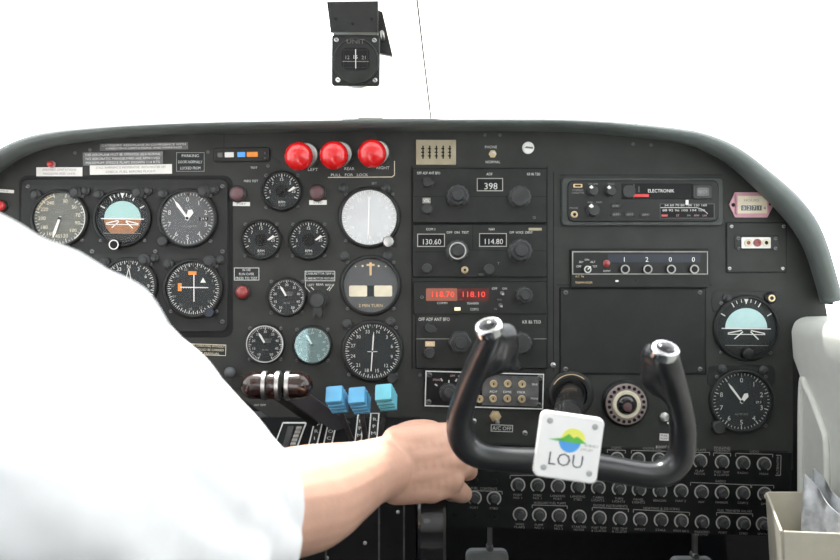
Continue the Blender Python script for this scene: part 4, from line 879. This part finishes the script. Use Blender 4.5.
t = thing('trim_gauge_plate', 'small dark square plate under the grey ball knob', 'plate', 238, 382); b = MB(); b.rr(0, 0, 12, 13, 1, 0, 1.5, 'unit', bev=.3); b.build('plate', t)
# trim wheel
WC = W(431, 520, .075); s = (D - .075) / FP
t = bpy.data.objects.new('trim_wheel', None); COL.objects.link(t); t.parent = pd; t.location = WC - PZ; t['label'] = 'glossy black trim wheel seen edge on under the hand'
b = MB(); R = .085; w = 13 * s; seg = 72; prof = [(-w, R - .014), (-w, R - .003), (-w * .8, R), (0, R + .0015), (w * .8, R), (w, R - .003), (w, R - .014), (-w, R - .014)]
vs = []; fs = []
for k in range(seg):
    a = 2 * PI * k / seg; kk = .0022 if k % 6 in (0,) else 0
    for (x, r) in prof[:-1]: r2 = r - (kk if r > R - .01 else 0); vs.append(Vector((x, r2 * math.cos(a), r2 * math.sin(a))))
m_ = len(prof) - 1
for k in range(seg):
    for j in range(m_): fs.append((k * m_ + j, k * m_ + (j + 1) % m_, ((k + 1) % seg) * m_ + (j + 1) % m_, ((k + 1) % seg) * m_ + j))
b.raw(vs, fs, 'gloss_black'); b.build('rim', t, angle=.5)
b = MB(); xlathe(b, Vector((0, 0, 0)), [(-w * .3, R - .012), (w * .3, R - .012)], 'black'); xlathe(b, Vector((0, 0, 0)), [(-w * 1.1, .014), (w * 1.1, .014)], 'steel_dark'); b.build('hub', t)
# grey rudder pedals in the footwell
for (x, y, lab) in ((487, 562, 'pale grey rudder pedal with a round stem left of centre under the breaker panel'), (692, 570, 'grey rudder pedal under the right part of the breaker panel'), (600, 600, 'grey rudder pedal') )[:2]:
    C0 = W(x, y, -.10); t = bpy.data.objects.new('rudder_pedal', None); COL.objects.link(t); t.location = Vector((C0.x, C0.y, C0.z - .03)); tag(t, lab, 'pedal', 'rudder pedals'); s = (D + .10) / FP
    b = MB(); b.rr(0, -.02 / u, 46, 42, 7, -6, 6, 'pedal', bev=2); b.build('pad', t)
    q = MB(); q.lathe(3, -.02 / u - 23, [(4, -7), (4, 3), (3, 5)], 'steel_dark', 16); xa = Vector((3 * u, 0, .02 + 23 * u))
    bar(q, xa, xa + Vector((0, .0, .05)), .007, .007, 'steel_dark'); q.build('stem', t)
    q = MB(); bar(q, Vector((0, .01, 0)), Vector((0, .01, -(t.location.z) + .002)), .02, .01, 'steel_dark'); q.build('support_arm', t, smooth=False)

# =================================================================== CONTROL YOKE
YP = W(569, 447, .30)
yk = bpy.data.objects.new('control_yoke', None); COL.objects.link(yk); yk.location = YP; tag(yk, 'black control yoke with chrome tipped horns and white LOU plate', 'control yoke')
def yc(lst, n=7): return chain([(W(x, y, d), r * (D - d) / FP) for x, y, d, r in lst], n)
balls = yc([(491, 333, .365, 11.5), (487, 344, .355, 12.5), (481, 358, .342, 13), (473, 376, .328, 13), (465.5, 396, .312, 13), (460.5, 414, .30, 13.5), (460, 432, .29, 14), (466, 446, .285, 14.5), (479, 455.5, .285, 13.5), (500, 459, .285, 13), (530, 461, .285, 14), (560, 463, .285, 15)])
balls += yc([(506, 334, .345, 12), (507, 346, .33, 13), (506, 356, .318, 12), (510, 363, .31, 9), (518, 367.5, .305, 4.5)])
balls += yc([(497, 336, .352, 12), (498, 348, .34, 13), (496, 359, .33, 11.5), (488, 369, .325, 9)], 6)
balls += yc([(664, 354, .372, 13.5), (668, 366, .362, 14), (673, 382, .346, 13.5), (679, 403, .325, 13), (683, 424, .305, 13), (683, 444, .292, 13.5), (679.5, 459, .287, 14), (668, 471.5, .285, 14), (650, 475, .285, 13.5), (625, 471.5, .285, 13.5), (598, 467, .285, 14), (570, 464, .285, 15)])
balls += yc([(653, 354, .352, 12), (653, 366, .335, 12), (652, 378, .322, 11.5), (655, 386, .315, 9), (661, 393, .31, 7)])
balls += yc([(659, 358, .358, 13), (661, 372, .345, 12.5), (664, 385, .335, 11), (670, 396, .33, 9)], 6)
balls += yc([(569, 447, .272, 22), (570, 441, .262, 20)], 4)
balls += yc([(501, 336, .350, 12), (502, 347, .336, 13), (501, 358, .326, 12), (497, 367, .318, 9)], 6) + yc([(656, 356, .355, 12.5), (657, 369, .342, 12.5), (658, 381, .33, 11.5), (663, 391, .322, 9)], 6)
blob('horn_frame', balls, .0024, 'yoke_black', smooth=16, parent=yk, origin=YP)
def endcap(px, py, d, r, rz, tilt):
    C0 = W(px, py, d) - YP; s = (D - d) / FP
    R = Matrix.Rotation(math.radians(tilt), 3, 'X') @ Matrix.Rotation(math.radians(rz), 3, 'Y')
    def lat(prof, m, name):
        b = MB(); seg = 40; vs = []; fs = []
        for (rr, z) in prof:
            for k in range(seg): a = 2 * PI * k / seg; vs.append(C0 + R @ Vector((rr * s * math.cos(a) * 1.12, rr * s * math.sin(a) * .95, z * s)))
        for i in range(len(prof) - 1):
            for k in range(seg): fs.append((i * seg + k, i * seg + (k + 1) % seg, (i + 1) * seg + (k + 1) % seg, (i + 1) * seg + k))
        fs.append(tuple((len(prof) - 1) * seg + k for k in range(seg))); fs.append(tuple(range(seg))[::-1]); b.raw(vs, fs, m); return b.build(name, yk, angle=1.2)
    lat([(r, -6), (r * 1.06, 1), (r * 1.0, 4), (r * .84, 5.5), (r * .70, 4.6), (r * .66, 3)], 'chrome', 'cap_ring')
    lat([(r * .68, 3), (r * .66, 4.6), (r * .5, 6.6), (r * .25, 7.6), (.05, 7.9)], 'gloss_black', 'cap_button')
endcap(489, 328, .378, 12.3, -16, 38); endcap(664.5, 351, .382, 12.6, 8, 38)
# white name plate
pl = MB(); 
def pbuild(b, name, parent=yk, rot=8.0):
    o = b.build(name, parent); o.rotation_euler = (0, math.radians(rot), 0); o.location = W(569, 447.5, .334) - YP; return o
k = .88   # plate stands nearer than panel plane: local px scale
b = MB(); K = (D - .334) / FP / u
b.rr(0, 0, 64 * K, 66 * K, 6 * K, -6, 0, 'plate_white', bev=.8); plate = pbuild(b, 'name_plate')
b = MB(); b.text('~LOU', -1.5 * K, 12.8 * K, 13 * K, .3, 'print_dark', 34 * K); b.build('lettering', plate)
EM0 = 1
b = MB(); n = 16
b.flat([(3 * K + 12 * K * math.cos(PI * i / n), -8.5 * K - 11 * K * math.sin(PI * i / n)) for i in range(n + 1)], .2, 'yellow')
b.flat([(0 + 11 * K * math.cos(PI * i / n), -6.5 * K + 11.5 * K * math.sin(PI * i / n)) for i in range(n + 1)], .2, 'sky_blue')
b.flat([(-22 * K, -6 * K), (-11 * K, -8 * K), (-7 * K, -9.5 * K), (-2 * K, -13.5 * K), (3 * K, -10 * K), (7 * K, -12 * K), (11 * K, -9.5 * K), (17 * K, -6 * K), (5 * K, -5 * K), (-5 * K, -5.5 * K)], .35, 'green')
b.text('SURVEY', 22 * K, -4.5 * K, 2.4 * K, .35, 'print_dim', 14 * K); b.text('LTD EST', 18 * K, 0 * K, 2 * K, .35, 'print_dim', 12 * K); b.build('emblem', plate)
for (x, y) in ((-22.5, -24), (23, -24), (-22.5, 23), (23.5, 23)):
    b = MB(); b.lathe(x * K, y * K, [(2.2, 0), (2.0, .4), (1.2, .7)], 'glare_screw_silver', 18); b.build('screw', plate)
b = MB(); S0 = W(571, 394, 0.002) - YP; S1 = Vector((0, .03, 0)); dd = (S1 - S0).normalized(); a = Vector((1, 0, 0)); a = (a - dd * a.dot(dd)).normalized(); c = dd.cross(a); vs = []; seg = 32
for p, r in ((S0, .0175), (S1 * .5 + S0 * .5, .0175), (S1 * .5 + S0 * .5, .0165), (S1, .0165)):
    for q in range(seg): vs.append(p + a * r * math.cos(2 * PI * q / seg) + c * r * math.sin(2 * PI * q / seg))
b.raw(vs, [(i * seg + q, i * seg + (q + 1) % seg, (i + 1) * seg + (q + 1) % seg, (i + 1) * seg + q) for i in range(3) for q in range(seg)] + [tuple(range(seg)), tuple(range(3 * seg, 4 * seg))], 'gloss_black'); b.build('shaft', yk)
t = thing('column_collar', 'round black collar where the control column enters the panel', 'collar', 570.5, 394)
b = MB(); b.lathe(0, 0, [(23, 0), (23, 2), (21, 4), (19, 4.4), (16, 4), (15.5, .2)], 'bezel', 48); b.arc(0, 0, 20, -60, 40, .8, 4.7, 'orange_pale'); b.build('collar_ring', t)

# =================================================================== MAGNETIC COMPASS ON THE CENTRE POST
CD = .045
t = thing('magnetic_compass', 'black magnetic compass hanging from a bracket on the windscreen centre post', 'compass', 355.7, 60, CD, .5)
s = (D - CD) / FP / u
b = MB(); b.rr(0, 0, 48 * s, 51 * s, 3, -4, 0, 'bezel', bev=.8); b.cyl(0, 1, 22.5 * s, -22, -4, 'steel', 40); b.build('housing', t)
b = MB(); b.lathe(0, 1.5 * s, [(23.5 * s, 0), (23.3 * s, 1.5), (22 * s, 2), (21.2 * s, 1.2), (.01, 1.2)], 'unit', 48); b.build('face', t)
b = MB(); b.rr(0, -.8 * s, 28 * s, 22 * s, 5, 1.3, 1.9, 'black'); b.frame(0, -.8 * s, 24 * s, 18 * s, .4, 1.9, 2.0, 'bezel'); b.line(-13 * s, 2 * s, 13 * s, 2 * s, .5, 2.1, 'print_dim'); b.text('12', -8 * s, -2 * s, 3.4, 2.1, 'print_dim'); b.text('15', 0, -2.5 * s, 3.4, 2.1, 'print'); b.text('21', 8 * s, -2 * s, 3.4, 2.1, 'print_dim'); b.build('compass_card', t)
b = MB(); b.line(0, -10 * s, .3, 9 * s, .8, 2.6, 'print', h=.3); b.build('lubber_line', t)
b = MB(); b.text('UNIT', 0, -18 * s, 4.4 * s, 2.2, 'steel_dark', 18 * s)
b.build('lettering', t)
screws(t, [(-19.5 * s, -20 * s), (18.5 * s, -20 * s), (19.5 * s, 20 * s)], 2.2, 0, 'steel'); screws(t, [(-17.5 * s, 20 * s)], 2.4, .2, 'white')
b = MB(); b.poly([(-29 * s, -57 * s), (22 * s, -58 * s), (22 * s, -27 * s), (-25 * s, -27 * s)], -1, 3, 'bezel'); b.poly([(-26 * s, -57 * s), (21 * s, -58 * s), (21 * s, -27 * s), (-23 * s, -27 * s)], -24, -1, 'bezel')
for (x, y) in ((-20, -40), (-3, -35), (16, -40)): b.cyl(x * s, y * s, 1.6, 3, 3.4, 'black', 12)
b.build('bracket', t)
b = MB(); b.poly([(20 * s, -58 * s), (25 * s, -56 * s), (36 * s, -11 * s), (22 * s, -14 * s)], -30, -24, 'bezel'); b.cyl(26 * s, -28 * s, 2, -24, 0, 'steel', 12); b.build('side_bracket', t)

# =================================================================== MAP POCKET ON THE RIGHT WALL
pk = bpy.data.objects.new('map_pocket', None); COL.objects.link(pk); pk.location = (0.50, -0.165, .58); tag(pk, 'open beige plastic map pocket on the right wall holding clear folded sheets', 'map pocket')
def pocket():
    L = pk.location; b = MB(); y0, y1 = -.205, -.10   # near, far
    def wallq(P, t):
        P = [Vector(p) for p in P]; n = (P[1] - P[0]).cross(P[2] - P[0]).normalized() * t
        b.raw([p - L for p in P] + [p + n - L for p in P], [(0, 1, 2, 3), (7, 6, 5, 4), (0, 4, 5, 1), (1, 5, 6, 2), (2, 6, 7, 3), (3, 7, 4, 0)], 'pocket_beige')
    wx = .5035; xi = .405; zt_, zb_ = .638, .44
    far = W(768, 492, .10); nr = W(781, 529, .195)
    A = Vector((far.x, -.10, far.z)); B = Vector((nr.x, -.20, nr.z)); 
    wallq([A, B, (B.x + .006, B.y, zb_), (A.x + .012, A.y, zb_)], -.003)          # inboard side
    C_ = Vector((.503, -.20, B.z - .004)); E = Vector((.503, -.10, A.z)); 
    wallq([B, C_, (C_.x, C_.y, zb_), (B.x + .006, B.y, zb_)], -.003)      # near side
    wallq([A, E, (E.x, E.y, zb_), (A.x + .012, A.y, zb_)], .003)          # far side
    wallq([(A.x + .012, A.y, zb_), (B.x + .006, B.y, zb_), (.503, B.y, zb_), (.503, A.y, zb_)], .003)
    o = b.build('pocket_shell', pk, smooth=False); m = o.modifiers.new('b', 'BEVEL'); m.width = .0012; m.segments = 2
pocket()
def sheet(name, label, pts, t, m, printed):
    o_ = Vector(pts[0]); b = MB(); P = [Vector(p) for p in pts]; n = (P[1] - P[0]).cross(P[2] - P[0]).normalized()
    N = 10; vs = []; fs = []
    for side in (0, 1):
        for i in range(N + 1):
            for j in range(N + 1):
                a, c = i / N, j / N; p = P[0].lerp(P[1], a).lerp(P[3].lerp(P[2], a), c) + n * (.004 * math.sin(a * 7 + c * 3) + side * t); vs.append(p - o_)
    q = (N + 1) ** 2
    for i in range(N):
        for j in range(N):
            k = i * (N + 1) + j; fs.append((k, k + 1, k + N + 2, k + N + 1)); fs.append((q + k, q + k + N + 1, q + k + N + 2, q + k + 1))
    for i in range(N):
        for (a, c) in ((i, i + 1), (i * (N + 1), (i + 1) * (N + 1)), (N * (N + 1) + i, N * (N + 1) + i + 1), (i * (N + 1) + N, (i + 1) * (N + 1) + N)): fs.append((a, c, c + q, a + q))
    b.raw(vs, fs, m); ob = b.build(name, angle=1.2); ob.location = o_; tag(ob, label, 'document'); return ob
mat('sheet_print', (0.52, 0.54, 0.58), 0.25, var=0.35, scale=60, coat=0.4)
sheet('folded_chart', 'glossy grey printed sheet standing upright in the beige map pocket', [(0.455, -.125, .50), (0.486, -.165, .50), (.484, -.165, .628), (.462, -.120, .668)], .0015, 'sheet_print', 1)
sheet('folded_chart', 'clear plastic cover standing behind the printed sheet, against the right wall', [(0.470, -.115, .50), (0.496, -.150, .50), (.495, -.150, .640), (.478, -.108, .672)], .001, 'plastic_clear', 1)

# =================================================================== PILOT
OB = Vector((-.39, -.66, .45))
pilot = bpy.data.objects.new('person', None); COL.objects.link(pilot); pilot.location = OB
tag(pilot, 'person in a white short sleeved shirt reaching forward to the trim wheel', 'person')
S = W(66, 370, .62); E = W(256, 508, .40); Wr = W(388, 468, .195)
LS = Vector((-.565, -.56, .865)); LE = Vector((-.62, -.42, .62)); LW = Vector((-.50, -.24, .60))
body = []
body += chain([(S, .050), (W(106, 396, .575), .046), (W(154, 438, .51), .044), (W(206, 482, .445), .043), (E, .043)], 12)
def ell(c, rx, ry, rz, ex=0, ey=0, ez=0):
    from mathutils import Euler
    return (Vector(c), (rx, ry, rz), Euler((math.radians(ex), math.radians(ey), math.radians(ez))))
body += chain([(E, .043), (W(282, 504, .37), .049), (W(310, 498, .335), .050), (W(338, 486, .29), .043), (W(362, 476, .245), .036), (Wr, .031)], 10)
# wrist thicker vertically than deep
for k in range(8):
    t_ = k / 7; c = W(350, 480, .27).lerp(W(392, 466, .19), t_); body.append(ell(c, .022, .026, .039 - .006 * t_ + .003 * t_ * t_, 0, 0, 0))
KN = {'index': W(449, 434, .160), 'middle': W(456, 450, .163), 'ring': W(457, 469, .166), 'pinky': W(447, 487, .170)}
WS = {'index': W(398, 442, .190), 'middle': W(396, 457, .195), 'ring': W(395, 474, .195), 'pinky': W(396, 488, .190)}
rad = {'index': .0135, 'middle': .0140, 'ring': .0132, 'pinky': .0125}
hand = []
for f_ in KN:
    a, c = WS[f_], KN[f_]
    hand += chain([(a, .019), (a.lerp(c, .35) + Vector((0, -.003, 0)), .0175), (a.lerp(c, .75) + Vector((0, -.002, 0)), .0155), (c, rad[f_])], 8)
for (k1, k2) in (('index', 'middle'), ('middle', 'ring'), ('ring', 'pinky')):   # fill the palm
    for j in range(8):
        t_ = j / 7.4; a = WS[k1].lerp(KN[k1], t_); c = WS[k2].lerp(KN[k2], t_); m_ = (a + c) / 2; hand.append(ell((m_.x, m_.y - .003 + .002 * t_, m_.z), .018, .0185 - .002 * t_, .018))
# curled fingers: knuckle -> out and forward -> round the wheel
FG = {'index': [(456, 437, .138), (458, 440, .110), (446, 442, .098)], 'middle': [(466, 452, .142), (468, 455, .112), (452, 457, .098)],
      'ring': [(466, 467, .146), (468, 471, .118), (454, 473, .100)], 'pinky': [(459, 491, .150), (463, 494, .126), (450, 494, .106)]}
for f_, lst in FG.items():
    r = rad[f_]; P = [KN[f_]] + [W(*q) for q in lst]
    hand += chain([(P[0], r), (P[0].lerp(P[1], .5), r * .93), (P[1], r * .98), (P[1].lerp(P[2], .5), r * .86), (P[2], r * .88), (P[2].lerp(P[3], .6), r * .78), (P[3], r * .72)], 6)
hand += chain([(W(398, 442, .185), .018), (W(412, 435, .168), .017), (W(428, 431, .140), .0135), (W(436, 433, .118), .0115), (W(438, 440, .105), .0095)], 7)
hand += [ell(W(425, 434, .172), .020, .012, .010, 0, 0, 0), ell(W(410, 490, .188), .018, .016, .013), ell(W(430, 492, .180), .018, .014, .013)]
body += hand
# torso, neck, head, left arm
body += [ell((-.395, -.66, .52), .155, .11, .12), ell((-.395, -.655, .66), .15, .11, .15), ell((-.395, -.64, .78), .165, .11, .13), ell((-.395, -.63, .86), .17, .085, .06)]
body += chain([(S, .050), (Vector((-.31, -.63, .875)), .050), (Vector((-.395, -.63, .90)), .055)], 6) + chain([(LS, .055), (Vector((-.47, -.61, .885)), .055), (Vector((-.395, -.63, .90)), .055)], 6)
body += chain([(Vector((-.395, -.63, .88)), .062), (Vector((-.395, -.60, .97)), .056), (Vector((-.395, -.575, 1.02)), .056)], 8)
HC = Vector((-.395, -.56, 1.11))
body += [ell(HC, .075, .095, .10, 12), ell(HC + Vector((0, .03, -.055)), .055, .06, .06, 10), ell(HC + Vector((0, .062, -.088)), .022, .016, .014), ell(HC + Vector((0, .098, -.028)), .010, .014, .020), ell(HC + Vector((0, .108, -.040)), .012, .010, .008),
         ell(HC + Vector((0, .088, -.065)), .022, .008, .005), ell(HC + Vector((.077, -.005, -.02)), .008, .018, .030), ell(HC + Vector((-.077, -.005, -.02)), .008, .018, .030), ell(HC + Vector((0, .082, .008)), .050, .014, .012)]
body += chain([(LS, .052), (LS.lerp(LE, .5), .046), (LE, .043), (LE.lerp(LW, .4), .044), (LW, .028)], 10)
LH = LW + Vector((.02, .05, 0)); body += [ell(LH, .038, .045, .018)]
for j in range(4):
    a = LH + Vector((-.028 + j * .019, .035, 0)); body += chain([(a, .0095), (a + Vector((0, .03, -.008)), .009), (a + Vector((0, .045, -.03)), .0085), (a + Vector((0, .03, -.045)), .008)], 4)
body += chain([(LH + Vector((.03, -.02, 0)), .011), (LH + Vector((.055, .01, -.01)), .010), (LH + Vector((.058, .035, -.02)), .009)], 5)
bo = blob('body', body, .0022, 'skin', smooth=5, parent=pilot, origin=OB)
# shirt
shirt = []
So = S + Vector((0, 0, 0))
shirt += chain([(S, .067), (W(106, 396, .575), .064), (W(154, 438, .51), .0655), (W(206, 482, .445), .066), (W(224, 498, .425), .0635), (W(231, 507, .42), .0635)], 12)
shirt += [ell((-.395, -.66, .46), .185, .135, .12), ell((-.395, -.66, .58), .18, .135, .15), ell((-.395, -.645, .70), .18, .13, .15), ell((-.395, -.635, .80), .19, .12, .12), ell((-.395, -.63, .87), .17, .10, .06)]
shirt += chain([(S, .067), (Vector((-.30, -.63, .884)), .067), (Vector((-.395, -.63, .905)), .066)], 8) + chain([(LS, .066), (Vector((-.48, -.61, .89)), .066), (Vector((-.395, -.63, .905)), .066)], 8)
shirt += chain([(LS, .066), (LS.lerp(LE, .5), .064), (LS.lerp(LE, .85), .062)], 8)
# loose cloth hanging between arm and body
shirt += chain([(W(60, 400, .64), .07), (W(120, 470, .58), .07), (W(190, 520, .50), .06), (W(245, 540, .43), .048)], 8) + chain([(W(30, 480, .66), .08), (W(120, 545, .58), .07), (W(200, 560, .50), .055)], 8)
from mathutils import noise
def fold(co):
    p = Vector((co.x * 9 + co.z * 7, co.y * 5, co.z * 4 - co.x * 6)); return .0045 * noise.noise(p * 1.6) + .003 * noise.noise(p * 4)
def clip_fn(co): return fold(co)
so = blob('shirt', shirt, .004, 'shirt', smooth=6, parent=pilot, origin=OB, disp=fold)
hair = [ell(HC + Vector((0, -.018, .028)), .082, .095, .088, 12), ell(HC + Vector((0, -.045, -.03)), .070, .062, .065)]
blob('hair', hair, .004, 'hair', smooth=3, parent=pilot, origin=OB)
for sx in (-1, 1):
    b = MB(); c = HC + Vector((sx * .030, .083, -.008)) - OB; xlathe(b, c, [(-.011 * math.cos(PI * k / 8), max(.011 * math.sin(PI * k / 8), 1e-4)) for k in range(9)], 'eye', 16); b.build('eye', pilot)
tr = []
for sx in (-1, 1):
    h = Vector((-.40 + sx * .09, -.64, .42)); kn = Vector((-.45 + sx * .105, -.22, .46)); an = Vector((-.46 + sx * .10, -.02, .12))
    tr += chain([(h, .095), (h.lerp(kn, .5), .085), (kn, .068)], 8) + chain([(kn, .066), (kn.lerp(an, .4), .062), (an, .048)], 8)
tr += [ell((-.395, -.66, .44), .175, .13, .11)]
blob('trousers', tr, .006, 'trousers', smooth=4, parent=pilot, origin=OB)
for sx in (-1, 1):
    sh = [ell((-.46 + sx * .10, .02, .055), .045, .12, .045, -8), ell((-.46 + sx * .10, -.04, .08), .042, .05, .06)]
    blob('shoe', sh, .005, 'black', smooth=3, parent=pilot, origin=OB)
# pilot seat
st = bpy.data.objects.new('pilot_seat', None); COL.objects.link(st); st.location = (-.40, -.66, 0); tag(st, 'dark grey pilot seat under the person in the white shirt', 'seat')
wbox('seat_cushion', -.62, -.19, -.86, -.40, .22, .325, 'seat', st, .03); wbox('backrest', -.61, -.20, -.98, -.87, .33, .84, 'seat', st, .035); wbox('seat_base', -.58, -.23, -.82, -.45, .002, .215, 'black', st, .01)

# =================================================================== LIGHT AND CAMERA
w = bpy.data.worlds.new('sky'); sc.world = w; w.use_nodes = True
nt = w.node_tree; bg = nt.nodes['Background']; bg.inputs['Color'].default_value = (0.94, 0.98, 1.0, 1); bg.inputs['Strength'].default_value = 3.5
su = bpy.data.lights.new('sun', 'SUN'); su.energy = 11.0; su.angle = math.radians(1.5); su.color = (1, .97, .92)
so_ = bpy.data.objects.new('sun', su); COL.objects.link(so_); so_.location = (0, .5, 3)
sd = Vector((-.16, .23, 1.0)).normalized(); so_.rotation_euler = sd.to_track_quat('Z', 'Y').to_euler()
cam = bpy.data.cameras.new('camera'); co_ = bpy.data.objects.new('camera', cam); COL.objects.link(co_)
co_.location = (0, -D, Z0); co_.rotation_euler = (PI / 2, 0, 0); cam.sensor_width = 36; cam.lens = 36 * FP / 840; cam.clip_start = .05
cam.dof.use_dof = True; cam.dof.focus_distance = 1.13; cam.dof.aperture_fstop = 5.6
sc.camera = co_
sc.view_settings.view_transform = 'Standard'; sc.view_settings.look = 'None'; sc.view_settings.gamma = 1; sc.view_settings.exposure = 0.0
sc.view_settings.use_curve_mapping = False
sc.cycles.use_denoising = True; sc.cycles.max_bounces = 8; sc.cycles.transparent_max_bounces = 12; sc.cycles.sample_clamp_indirect = 8
